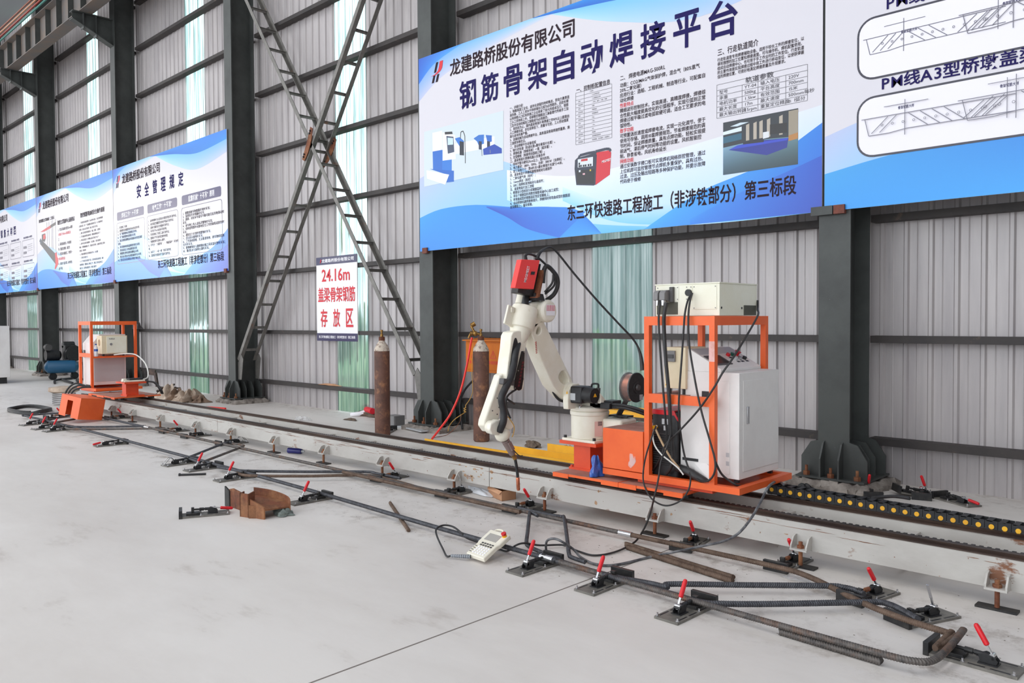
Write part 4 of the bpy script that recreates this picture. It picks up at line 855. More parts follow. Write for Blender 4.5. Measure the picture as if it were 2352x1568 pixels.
M().cyl((wx0+.035, wy0, .775), (wx0+.035, wy0-.04, .775), .014, n=12).build('cable_socket', MT['print_yellow'], t)
# wire spool on its bracket
sx, sy, sz = -3.835, 5.4, 1.02
t = thing('wire_spool', 'spool of copper welding wire in a clear cover, left of the near orange frame', 'spool', (sx, sy, sz-.2))
ax = (1, 0, 0)
M().lathe([(.11, -.085), (.11, -.01)], (sx, sy, sz), ax, 40).build('wire_coil', MT['copper'], t)
o = M().lathe([(.02, .004), (.048, .006), (.05, 0), (.118, 0), (.122, -.004), (.122, -.012), (.04, -.014)], (sx, sy, sz), ax, 40).build('spool_flange', MT['black'], t)
M().lathe([(.045, .001), (.03, -.006), (.022, .02), (.006, .022)], (sx, sy, sz), ax, 18).build('hub_nut', MT['darkgrey'], o)
M().lathe([(.122, -.084), (.122, -.094), (.03, -.094)], (sx, sy, sz), ax, 40).build('spool_flange', MT['black'], t)
M().box(sx+.001, sx+.0025, sy+.03, sy+.075, sz-.105, sz-.06).build('spool_label', MT['lightgrey'], t, smooth=False)
M().lathe([(.138, .012), (.142, .008), (.142, -.1), (.138, -.104)], (sx, sy, sz), ax, 44, cap=False).build('clear_cover', MT['clearcover'], t)
M().prism([(sx-.1, sy-.05, sz-.1), (sx-.1, sy+.02, sz-.1), (sx-.1, sy-.09, .8), (sx-.1, sy-.16, .8)], (.012, 0, 0)).box(sx-.16, sx+.02, sy-.17, sy-.08, .79, .802).bar((sx-.1, sy, sz), (sx+.01, sy, sz), .03, .03).build('spool_bracket', MT['black'], t, smooth=False)
M().box(sx-.09, sx-.05, sy-.15, sy-.11, .353, .79).build('stand_post', MT['black'], t, smooth=False)
# cable drag chain
t = thing('cable_chain', 'black plastic cable drag chain with yellow dots lying along the track', 'cable chain', (-2, 5.55, .28))
p0 = Vector((-2.74, 5.52, .338)); p1 = Vector((-.77, 5.52, .305)); n = 28
for i in range(n):
    a = p0.lerp(p1, i/n); b = p0.lerp(p1, (i+1)/n); d = b-a
    def off(p, y, z): return p+Vector((0, y, z))
    m = M()
    for y in (-.05, .044): m.hexa([off(a, y, -.035), off(b-d*.04, y, -.035), off(b-d*.04, y+.006, -.035), off(a, y+.006, -.035), off(a, y, .035), off(b-d*.04, y, .035), off(b-d*.04, y+.006, .035), off(a, y+.006, .035)])
    for z in (-.036, .03): m.hexa([off(a+d*.1, -.05, z), off(a+d*.55, -.05, z), off(a+d*.55, .05, z), off(a+d*.1, .05, z), off(a+d*.1, -.05, z+.006), off(a+d*.55, -.05, z+.006), off(a+d*.55, .05, z+.006), off(a+d*.1, .05, z+.006)])
    o = m.build('chain_link', MT['black'], t, smooth=False)
    c = a.lerp(b, .5)+Vector((0, -.05, 0)); M().cyl(c, c+Vector((0, -.003, 0)), .015, n=18).build('link_cap', MT['yellow'], o, label='yellow dot')
# ---------------------------------------------------------------- welding robot
R = thing('welding_robot', 'cream six axis welding robot with red wire feeder and hanging torch', 'robot', (-4.13, 5.15, .59))
ax, ay = -4.13, 5.15
def xslab(pix, x, th, name, m, parent=R, bev=.01, **k):
    """plate of thickness th behind the plane x, its outline given as (y, z)"""
    return M().prism([(x, a, b) for a, b in pix], (-th, 0, 0)).build(name, m, parent, bev=bev, **k)
# base
m = M().lathe([(.15, .612), (.152, .66), (.152, .8), (.16, .805), (.16, .83), (.155, .835)], (ax, ay, 0), n=40)
m.box(ax-.17, ax+.17, ay-.15, ay+.17, .59, .612)
m.build('base', MT['cream'], R, bev=.004)
M().box(ax+.1, ax+.33, ay-.02, ay+.2, .66, .78).build('connector_housing', MT['cream'], R, bev=.02)
for x, y in ((-.15, -.13), (.15, -.13), (-.15, .15), (.15, .15)): M().cyl((ax+x, ay+y, .612), (ax+x, ay+y, .632), .014, n=6).build('base_bolt', MT['black'], R)
p = Vector((ax+.152*math.cos(-.42), ay+.152*math.sin(-.42), .7)); u = Vector((-math.sin(-.42), math.cos(-.42), 0)); nn = Vector((math.cos(-.42), math.sin(-.42), 0))*.002
o = M().poly([p-u*.035+nn+Z3*-.06, p+u*.035+nn+Z3*-.06, p+u*.035+nn+Z3*.06, p-u*.035+nn+Z3*.06]).build('warning_label', mat('pink_label', (226, 190, 180), .5), R, smooth=False, label='white and red warning label')
m = M()
for i in range(5): m.poly([p-u*.005+nn*1.5+Z3*(.025+i*.007), p+u*.032+nn*1.5+Z3*(.025+i*.007), p+u*.032+nn*1.5+Z3*(.029+i*.007), p-u*.005+nn*1.5+Z3*(.029+i*.007)])
m.build('label_text', MT['print_dark'], o, smooth=False)
# turret
m = M().lathe([(.155, .835), (.158, .842), (.158, .868), (.13, .882)], (ax, ay, 0), n=40)
m.prism([(-4.2, 4.9, .86), (-4.2, 5.2, .86), (-4.2, 5.07, .93), (-4.2, 5.08, 1.02), (-4.2, 5.03, 1.06), (-4.2, 4.95, 1.06), (-4.2, 4.905, 1.01), (-4.2, 4.895, .93)], (.055, 0, 0))
m.prism([(-4.145, 5.06, .87), (-4.145, 5.2, .87), (-4.145, 5.06, .99)], (.2, 0, 0))
m.build('turret', MT['cream'], R, bev=.006)
for x, y in ((-.06, -.135), (.02, -.15), (.14, -.05)):
    M().tube([(ax+x+.014*math.cos(a), ay+y, .892+.014*math.sin(a)) for a in [2*PI*i/10 for i in range(10)]], .004, 6, 2, closed=True).cyl((ax+x, ay+y, .86), (ax+x, ay+y, .88), .008, n=10).build('lifting_eye', MT['chrome'], R)
J2 = Vector((-4.145, 4.985, .985))
mo = M().box(-4.145, -4.03, 4.92, 5.055, .91, 1.045).build('shoulder_motor', MT['black'], R, bev=.012)
M().cyl((-4.03, 4.985, .98), (-3.945, 4.985, .975), .066, .06, 30).build('motor_cap', MT['black'], mo)
M().poly([(-3.944, 4.965, .965), (-3.944, 5.01, .965), (-3.944, 4.987, 1.0)]).build('warning_sticker', MT['print_yellow'], mo, smooth=False)
M().box(-4.144, -4.09, 4.9185, 4.9195, .935, .99).build('motor_label', MT['lightgrey'], mo, smooth=False)
M().cyl((-3.99, 5.07, .9), (-3.98, 5.075, 1.03), .018, n=12).build('motor_connector', MT['darkgrey'], mo)
M().tube([(-3.98, 5.075, 1.03), (-3.98, 5.07, 1.06), (-4.02, 5.05, 1.06), (-4.03, 5.05, 1.03)], .008).build('motor_lead', MT['black'], mo)
M().box(-4.06, -3.86, 5.06, 5.2, .868, .915).box(-3.96, -3.86, 5.1, 5.22, .9, .93).build('cable_clamp_block', MT['black'], mo, bev=.006)
M().poly([(-4.146, 4.896, .985), (-4.165, 4.894, .985), (-4.155, 4.894, 1.01)]).build('warning_sticker', MT['print_yellow'], R, smooth=False)
# lower arm
XA = -4.2
la = [(4.537, 1.539), (4.672, 1.562), (5.007, 1.095), (5.034, 1.044), (5.039, 0.969), (4.989, 0.916), (4.919, 0.942), (4.782, 1.052), (4.645, 1.264), (4.537, 1.462)]
lo_ = xslab(la, XA, .12, 'lower_arm', MT['cream'], bev=0)
pk = [(4.851, 1.131), (4.883, 1.161), (4.926, 1.159), (4.969, 1.101), (4.963, 1.062), (4.914, 1.058), (4.861, 1.093)]
carve(lo_, M().prism([(XA+.02, q.y, q.z) for q in spline([(0, a, b) for a, b in pk], 4, True)], (-.075, 0, 0)))
pk2 = [(4.586, 1.472), (4.606, 1.515), (4.641, 1.515), (4.641, 1.481), (4.616, 1.461)]
carve(lo_, M().prism([(XA+.02, q.y, q.z) for q in spline([(0, a, b) for a, b in pk2], 4, True)], (-.08, 0, 0)))
bb = lo_.modifiers.new('edge', 'BEVEL'); bb.width = .008; bb.segments = 2; bb.limit_method = 'ANGLE'
M().cyl((-4.21, 4.985, .985), (-4.185, 4.985, .985), .088, .082, 32).build('shoulder_flange', MT['cream'], R, bev=.003)
for i in range(10): a = 2*PI*i/10; M().cyl((-4.185, 4.985+.07*math.cos(a), .985+.07*math.sin(a)), (-4.178, 4.985+.07*math.cos(a), .985+.07*math.sin(a)), .006, n=6).build('flange_bolt', MT['midgrey'], lo_)
for q in ((-4.260,4.676,1.261), (-4.260,4.809,1.082)): M().cyl(q, Vector(q)+Vector((0, -.03, .01)), .012, .008, 10).build('cable_lug', MT['cream'], lo_)
d = (Vector((-4.195,4.546,1.422))-Vector((-4.195,4.625,1.302)))
m = M(); q = Vector((-4.197,4.587,1.314)); vv = Vector((-4.197,4.578,1.408))-q
for i in range(7): c = q+vv*(i/7)+Vector((.0, -.012, 0)); m.poly([c, c+Vector((0, .018, .004)), c+Vector((0, .018, .014)), c+Vector((0, 0, .01))])
m.build('arm_lettering', mat('faded_red_print', (196, 120, 110), .6), lo_, smooth=False)
# elbow housing: two lobes and the drum that carries the forearm
xe = -4.2
eb = M().prism([(xe, 4.537, 1.539), (xe, 4.524, 1.703), (xe, 4.628, 1.724), (xe, 4.719, 1.719), (xe, 4.770, 1.671), (xe, 4.754, 1.596), (xe, 4.652, 1.549), (xe, 4.537, 1.472), (xe, 4.454, 1.474)], (-.17, 0, 0))
eb.build('elbow_housing', MT['cream'], R, bev=.02, seg=3)
ec = Vector((-4.200,4.678,1.643)); 
em = M().lathe([(.085, -.02), (.088, .0), (.088, .045), (.072, .062), (.0, .066)], ec, (1, 0, 0), 30).build('elbow_motor_cover', MT['cream'], R, bev=.003)
m = M()
for i in range(9):
    y = ec.y-.045+i*.011; m.poly([(ec.x+.067, y, ec.z+.0), (ec.x+.067, y+.005, ec.z+.0), (ec.x+.067, y+.007, ec.z+.045), (ec.x+.067, y+.002, ec.z+.045)])
M().box(ec.x+.0655, ec.x+.0665, ec.y-.05, ec.y+.05, ec.z-.035, ec.z+.048).build('rating_plate', MT['print_white'], em, smooth=False); m.build('plate_print', MT['print_red'], em, smooth=False)
# forearm drum and tube, axis tilted in the plane of the arm
F0, F1 = Vector((-4.260,4.529,1.677)), Vector((-4.260,4.410,1.325)); fa = (F1-F0).normalized(); L = (F1-F0).length
M().lathe([(.06, -.0), (.098, .006), (.103, .03), (.105, .155), (.1, .175), (.085, .18), (.08, .2), (.062, .29), (.056, .3)], F0, fa, 36).build('forearm_drum', MT['cream'], R, bev=.003)
p0 = Vector((-4.300,4.522,1.725)); M().cyl(p0+fa*.03, p0-fa*.085+Vector((0, -.01, 0)), .042, .034, 20).build('wrist_motor_cover', MT['cream'], R, bev=.006)
q = F0+fa*.08+Vector((-.01, -.108, 0)); M().bar(q-fa*.07, q+fa*.08, .15, .02, up=(1, 0, 0)).box(q.x-.01, q.x+.02, q.y-.03, q.y, q.z+.03, q.z+.07).build('drum_cover', MT['cream'], R, bev=.005)
# forearm shell from the drum to the fork
fs = [(-4.200,4.330,1.485), (-4.200,4.493,1.470), (-4.200,4.463,1.341), (-4.200,4.446,1.076), (-4.200,4.408,1.042), (-4.200,4.332,1.060), (-4.200,4.267,1.136), (-4.200,4.268,1.217), (-4.200,4.297,1.362)]
fo = M().prism(spline(fs, 3, True), (-.115, 0, 0)).build('forearm', MT['cream'], R, bev=.008, seg=3)
win = [(-4.198,4.342,1.433), (-4.198,4.366,1.432), (-4.198,4.384,1.360), (-4.198,4.369,1.262), (-4.198,4.326,1.159), (-4.198,4.274,1.103), (-4.198,4.270,1.143), (-4.198,4.294,1.249), (-4.198,4.318,1.362)]
M().prism(spline(win, 3, True), (-.003, 0, 0)).build('hose_slot', MT['black'], R, smooth=False)
cv = M().prism([(-4.192,4.416,1.339), (-4.192,4.449,1.338), (-4.192,4.433,1.127), (-4.192,4.414,1.052), (-4.192,4.385,1.041), (-4.192,4.333,1.058), (-4.192,4.329,1.100)], (-.01, 0, 0)).build('side_cover', mat('glossy_black_cover', (30, 22, 24), .2), R, bev=.003)
for q in ((-4.190,4.433,1.332), (-4.190,4.437,1.216), (-4.190,4.427,1.128), (-4.190,4.397,1.047), (-4.190,4.336,1.064), (-4.190,4.370,1.193)): M().cyl(q, Vector(q)+Vector((.003, 0, 0)), .004, n=8).build('cover_screw', MT['chrome'], cv)
m = M(); a_, b_2 = Vector((-4.191,4.365,1.072)), Vector((-4.191,4.418,1.267)); dd = b_2-a_
for i in range(8): c = a_+dd*(i/8); m.poly([c, c+Vector((0, .022, 0)), c+dd*.09+Vector((0, .022, 0)), c+dd*.09])
m.build('cover_lettering', mat('dark_red_print', (96, 28, 32), .5), cv, smooth=False)
# wrist link
wl = [(-4.240,4.230,1.162), (-4.240,4.262,1.177), (-4.240,4.294,1.165), (-4.240,4.279,1.036), (-4.240,4.242,0.940), (-4.240,4.213,0.829), (-4.240,4.176,0.758), (-4.240,4.104,0.752), (-4.240,4.061,0.802), (-4.240,4.070,0.842), (-4.240,4.165,1.027)]
wr = M().prism([Vector(a) for a in wl], (-.075, 0, 0)).build('wrist_link', MT['cream'], R, bev=.012, seg=3)
for q in ((-4.239,4.195,0.996), (-4.239,4.145,0.906), (-4.239,4.213,0.926), (-4.239,4.194,0.876)): M().cyl(q, Vector(q)+Vector((.002, 0, 0)), .005, n=8).build('link_screw', MT['black'], wr)
w5 = Vector((-4.240,4.114,0.790)); M().cyl(w5+Vector((-.01, 0, 0)), w5+Vector((.06, .01, 0)), .05, .046, 24).build('wrist_joint', MT['cream'], R, bev=.006)
wb = [(-4.170,4.059,0.824), (-4.170,4.117,0.847), (-4.170,4.162,0.840), (-4.170,4.198,0.804), (-4.170,4.193,0.756), (-4.170,4.143,0.729), (-4.170,4.072,0.743), (-4.170,4.046,0.778)]
M().prism(wb, (-.06, .02, 0)).build('wrist_block', MT['cream'], R, bev=.012, seg=3)
M().prism([(-4.150,4.187,0.839), (-4.150,4.233,0.851), (-4.150,4.279,0.821), (-4.150,4.283,0.781), (-4.150,4.255,0.761), (-4.150,4.196,0.780)], (-.08, 0, 0)).build('wrist_cap', MT['cream'], R, bev=.01, seg=3)
T0, T1 = Vector((-4.200,4.191,0.754)), Vector((-4.200,4.250,0.673)); ta = (T1-T0).normalized()
M().lathe([(.03, -.03), (.05, -.01), (.058, .02), (.058, .045), (.048, .06), (.04, .07)], T0, ta, 24).build('tool_flange', MT['cream'], R, bev=.003)
# torch
t1, t2, t3 = Vector((-4.200,4.236,0.684)), Vector((-4.200,4.342,0.531)), Vector((-4.200,4.378,0.281))
M().cyl(t1, t1.lerp(t2, .75), .032, .024, 14).bar(t1.lerp(t2, .1)+Vector((.03, 0, 0)), t1.lerp(t2, .5)+Vector((.03, 0, 0)), .022, .03).build('torch_body', mat('torch_alloy', (142, 124, 120), .45, .4), R, bev=.002)
M().cyl(t1.lerp(t2, .72), t2, .018, .016, 14).build('torch_collar', MT['brass'], R)
M().tube([t2, t2+Vector((0, .018, -.07)), Vector((-4.200,4.370,0.389))], .0115, 10).build('torch_neck', MT['black'], R)
nz = Vector((-4.200,4.370,0.385)); M().lathe([(.012, 0), (.014, .005), (.014, .09), (.01, .1)], nz, t3-nz, 16).build('torch_nozzle', MT['copper'], R)
M().tube([t1.lerp(t2, .45)+Vector((.03, 0, 0)), t1.lerp(t2, .8)+Vector((.04, .02, 0)), t2+Vector((.03, .05, .02))], .004).build('torch_wire', MT['black'], R)
# dress hose down the forearm
M().tube([(-4.260,4.554,1.798), (-4.240,4.498,1.690), (-4.290,4.530,1.573), (-4.230,4.413,1.408), (-4.190,4.342,1.329), (-4.175,4.307,1.233), (-4.155,4.249,1.139), (-4.130,4.168,1.072), (-4.130,4.132,1.004), (-4.130,4.154,0.907), (-4.130,4.149,0.834), (-4.170,4.148,0.761)], .027, 12, 6).build('dress_hose', MT['black'], R)
h = Vector((-4.140,4.215,1.123)); M().bar(h+Vector((-.02, -.055, .004)), h+Vector((-.02, .06, -.012)), .05, .045).build('hose_clamp', MT['darkgrey'], R, bev=.006)
M().tube([(-4.200,4.365,1.055), (-4.200,4.262,1.007), (-4.200,4.252,0.926), (-4.200,4.293,0.841)], .008).tube([(-4.180,4.232,0.994), (-4.180,4.273,0.971), (-4.200,4.336,0.946)], .009).build('wrist_lead', MT['black'], R)
M().tube([(-4.140,4.191,0.878), (-4.140,4.232,0.839), (-4.120,4.252,0.787), (-4.120,4.242,0.733), (-4.120,4.228,0.715)], .0035).build('earth_wire', MT['yellowcord'], R)
M().tube([(-4.270,4.851,1.058), (-4.270,4.862,0.995), (-4.260,4.924,0.927), (-4.220,4.986,0.908)], .011).tube([(-4.250,4.850,1.032), (-4.250,4.876,0.995), (-4.250,4.902,0.965)], .008).build('arm_lead', MT['black'], R)
# wire feeder on the elbow
fx = -4.13
fb = [(-4.130,4.350,2.024), (-4.130,4.553,2.029), (-4.130,4.483,1.806), (-4.130,4.279,1.811)]
wf = M().prism(fb, (-.05, 0, 0)).build('wire_feeder', MT['feederred'], R, bev=.003)
tr_ = [(-4.180,4.422,2.006), (-4.180,4.622,2.006), (-4.180,4.566,1.753), (-4.180,4.359,1.778)]
M().prism(tr_, (-.07, 0, 0)).build('feeder_tray', MT['blacksteel'], R, bev=.004)
M().prism([(-4.140,4.593,1.955), (-4.140,4.623,1.960), (-4.140,4.562,1.748), (-4.140,4.532,1.741)], (-.16, 0, 0)).build('feeder_bracket', MT['rust'], R, bev=.002)
M().prism([(-4.160,4.525,1.781), (-4.160,4.624,1.773), (-4.160,4.644,1.723), (-4.160,4.544,1.722)], (-.12, 0, 0)).build('feeder_foot', MT['black'], R, bev=.003)
e0, e1, e2, e3 = [Vector(a) for a in fb]; ex = (e1-e0); ey = (e0-e3)
def fp(a, b, h=.0016): return e3+ex*a+ey*b+Vector((h, 0, 0))
M().textfit('MEGMEET', fp(.52, .2), ey.normalized(), -ex.normalized(), ey.length*.58, ex.length*.14, .01).build('feeder_lettering', MT['print_white'], wf, smooth=False)
o = M().hexa([fp(.66, .47), fp(.86, .47), fp(.86, .58), fp(.66, .58), fp(.66, .47, .004), fp(.86, .47, .004), fp(.86, .58, .004), fp(.66, .58, .004)]).build('feeder_socket', MT['black'], wf, smooth=False)
M().tube([(-4.170,4.440,2.029), (-4.170,4.431,2.055), (-4.170,4.469,2.073), (-4.170,4.547,2.061), (-4.160,4.625,2.018), (-4.150,4.684,1.966)], .009, 10).tube([(-4.160,4.619,1.857), (-4.150,4.619,1.950), (-4.140,4.643,1.988), (-4.130,4.692,1.959), (-4.120,4.737,1.906), (-4.130,4.758,1.843), (-4.160,4.746,1.773), (-4.200,4.699,1.725)], .017, 10).tube([(-4.130,4.707,1.926), (-4.130,4.692,1.858), (-4.170,4.650,1.788)], .009).tube([(-4.120,4.711,1.919), (-4.130,4.717,1.842), (-4.170,4.655,1.774)], .009).build('feeder_leads', MT['cable'], R, kind='stuff')
M().cyl((-4.170,4.440,2.026), (-4.170,4.431,2.062), .014, .012, 12).build('feeder_plug', MT['black'], wf)
# wire conduit from the feeder to the spool
cd = M().tube([(-4.160,4.551,2.034), (-4.160,4.586,2.089), (-4.208,4.720,2.137), (-4.192,4.800,2.121), (-4.117,4.950,1.935), (-4.017,5.100,1.734), (-3.914,5.250,1.545), (-3.843,5.360,1.410), (-3.808,5.400,1.304), (-3.782,5.400,1.163)], .0125, 10, 8, rr=lambda f: .0085+.012*max(0, (f-.84)/.16)+(.009*max(0, 1-f/.2))).build('wire_conduit', MT['cable'])
tag(cd, 'black wire conduit arching from the red feeder down to the copper spool', 'conduit')
# ---------------------------------------------------------------- loose cables of the near carriage
def cable(label, pts, r, m='cable', name='cable', cat='cable', sub=8, n=8):
    return tag(M().tube(pts, r, n, sub).build(name, MT[m]), label, cat)
F_ = 4.9
cable('thin cable from the left plug of the controller down the near orange frame', [(-3.297,4.930,1.709), (-3.295,4.910,1.631), (-3.295,4.905,1.552), (-3.284,4.905,1.364), (-3.262,4.905,1.113), (-3.247,4.910,0.925), (-3.272,4.970,0.776), (-3.281,4.990,0.693)], .008)
cable('thick cable from the right plug of the controller down into the welder bay', [(-3.238,4.920,1.692), (-3.244,4.900,1.614), (-3.247,4.900,1.521), (-3.233,4.900,1.302), (-3.207,4.900,1.054), (-3.206,4.920,0.865), (-3.214,4.950,0.704), (-3.220,4.970,0.575), (-3.245,4.980,0.491), (-3.295,5.000,0.440)], .0135)
cable('black cable from the round gland, left strand, hanging straight down', [(-3.062,4.970,1.757), (-3.069,4.930,1.705), (-3.074,4.900,1.613), (-3.085,4.900,1.490), (-3.099,4.900,1.306), (-3.117,4.900,1.090), (-3.130,4.910,0.934), (-3.148,4.960,0.772), (-3.134,4.990,0.598), (-3.087,4.990,0.478)], .007)
cable('black cable from the round gland, right strand, swinging round the front upright into a loop', [(-3.058,4.970,1.757), (-3.054,4.930,1.689), (-3.046,4.900,1.582), (-3.039,4.900,1.399), (-3.001,4.900,1.188), (-2.945,4.900,0.948), (-2.877,4.900,0.743), (-2.834,4.895,0.614), (-2.834,4.890,0.525), (-2.883,4.900,0.463), (-2.969,4.940,0.439), (-3.022,4.970,0.449)], .0075)
cable('black cable crossing diagonally from the controller back corner to the welder', [(-2.855,5.540,1.709), (-2.835,5.500,1.644), (-2.738,5.300,1.580), (-2.736,5.000,1.337), (-2.789,4.920,1.210), (-2.844,4.900,1.105), (-2.962,4.900,0.947), (-3.133,4.920,0.778), (-3.262,4.950,0.668), (-3.314,4.960,0.565), (-3.423,5.020,0.447)], .0075)
cable('black cable hanging in a long loop below the near carriage', [(-3.355,4.960,0.791), (-3.327,4.880,0.748), (-3.381,4.870,0.585), (-3.401,4.860,0.440), (-3.375,4.850,0.349), (-3.300,4.840,0.273), (-3.190,4.840,0.250), (-3.075,4.840,0.301), (-3.014,4.850,0.385), (-3.009,4.870,0.459), (-3.047,4.920,0.493)], .0062)
cable('white power lead curving across the black welder', [(-3.348,4.960,0.795), (-3.382,4.960,0.734), (-3.370,4.960,0.655), (-3.307,4.950,0.593), (-3.225,4.950,0.545), (-3.166,4.960,0.504), (-3.129,4.970,0.460)], .006, 'whitecable')
cable('flat tan cable slanting across the welder louvres', [(-3.366,4.970,0.767), (-3.306,4.960,0.678), (-3.232,4.960,0.575), (-3.171,4.980,0.500)], .008, 'tancable')
cable('thick black corrugated sleeve lying in the bottom of the near frame', [(-3.215,5.020,0.496), (-3.111,5.000,0.483), (-3.016,4.990,0.450), (-2.963,5.000,0.422)], .03, n=12)
cable('twin cables leaving the frame beside the cabinet foot', [(-2.839,4.910,0.596), (-2.833,4.970,0.514), (-2.800,5.000,0.468), (-2.745,5.020,0.434), (-2.738,5.080,0.417)], .008)
# ---------------------------------------------------------------- pendant and its cord
pd = thing('teach_pendant', 'cream teach pendant with keypad, screen and red stop button, lying on the rebar', 'pendant', (-3.900,3.720,0.050))
a0, a1, b0, b1 = Vector((-3.888,3.546,0.045)), Vector((-3.721,3.557,0.045)), Vector((-3.929,3.831,0.145)), Vector((-3.736,3.796,0.145))
ex = ((a1-a0)+(b1-b0))/2; ey = ((b0-a0)+(b1-a1))/2; ez = ex.cross(ey).normalized()
if ez.z < 0: ez = -ez
oo = (a0+a1+b0+b1)/4-ex/2-ey/2
def pp(a, b, h=0): return oo+ex*a+ey*b+ez*h
out = [(0, 0), (1, 0), (1, .5), (1.06, .58), (1.06, 1), (-.04, 1), (-.04, .5), (0, .45)]
M().prism([pp(a, b, -.032) for a, b in out], ez*.032).build('pendant_body', MT['cream'], pd, bev=.006)
M().hexa([pp(a, b, h) for h in (0, .0015) for a, b in ((.14, .6), (.8, .6), (.8, .86), (.14, .86))]).build('pendant_screen', MT['lcd'], pd, smooth=False)
M().cyl(pp(.92, .88), pp(.92, .88, .012), .016, n=16).build('stop_collar', MT['print_yellow'], pd); M().cyl(pp(.92, .88, .012), pp(.92, .88, .03), .016, .018, 16).build('stop_button', MT['red'], pd, bev=.003)
M().tube([pp(.15, 1.0, -.012), pp(.22, 1.08, -.012), pp(.5, 1.1, -.012), pp(.62, 1.0, -.012)], .008).build('hanging_loop', MT['cream'], pd)
for i in range(5):
    for j in range(6):
        M().hexa([pp(a, b, h) for h in (0, .003) for a, b in ((.22+i*.14, .08+j*.075), (.31+i*.14, .08+j*.075), (.31+i*.14, .12+j*.075), (.22+i*.14, .12+j*.075))]).build('key', MT['print_white'] if j < 4 else MT['darkgrey'], pd, smooth=False)
m = M()
for j in range(4): m.hexa([pp(a, b, h) for h in (0, .0015) for a, b in ((.05, .09+j*.075), (.16, .09+j*.075), (.16, .11+j*.075), (.05, .11+j*.075))])
m.build('key_legend', MT['darkgrey'], pd, smooth=False)
c0, c1 = pp(.25, -.02, -.016), Vector((-3.977,3.499,0.020))
m = M()
for i in range(9): m.cyl(c0.lerp(c1, i/9), c0.lerp(c1, (i+.6)/9), .014-.0004*i, n=12)
m.cyl(c0, c1, .009, n=10).build('strain_relief', MT['greycord'], pd)
cable('pendant cord looping left over the rebar and running right to the grey lead', [c1, (-4.003,3.484,0.015), (-4.096,3.534,0.030), (-4.292,3.648,0.060), (-4.376,3.712,0.085), (-4.379,3.780,0.100), (-4.330,3.828,0.090), (-4.230,3.813,0.070), (-4.197,3.841,0.030), (-4.146,3.870,0.012), (-4.042,3.856,0.010), (-3.914,3.857,0.010), (-3.808,3.856,0.010), (-3.712,3.842,0.070), (-3.694,3.907,0.075), (-3.692,4.057,0.030), (-3.613,4.194,0.020), (-3.521,4.178,0.020), (-3.447,4.181,0.010), (-3.316,4.180,0.010), (-3.264,4.325,0.010), (-3.269,4.531,0.020), (-3.292,4.666,0.050), (-3.173,4.600,0.206), (-3.262,4.800,0.311), (-3.269,4.860,0.426), (-3.267,4.890,0.548), (-3.229,4.900,0.645), (-3.206,4.920,0.740)], .0068, 'cable', 'pendant_cord', 'cord', 6)
cable('scuffed grey lead from the drag chain end to the floor near the pendant', [(-2.557,5.350,0.413), (-2.768,5.685,0.360), (-2.426,4.860,0.488), (-2.436,4.780,0.409), (-2.463,4.700,0.307), (-2.499,4.600,0.222), (-2.611,4.608,0.150), (-2.700,4.547,0.120), (-2.848,4.472,0.070), (-3.017,4.424,0.012), (-3.080,4.127,0.010), (-3.181,4.032,0.010), (-3.326,4.057,0.020), (-3.410,4.082,0.050), (-3.403,3.972,0.120), (-3.458,3.949,0.140), (-3.521,3.947,0.120), (-3.566,3.979,0.070), (-3.571,3.989,0.020)], .0085, 'greycable', 'grey_lead', 'cable', 6)
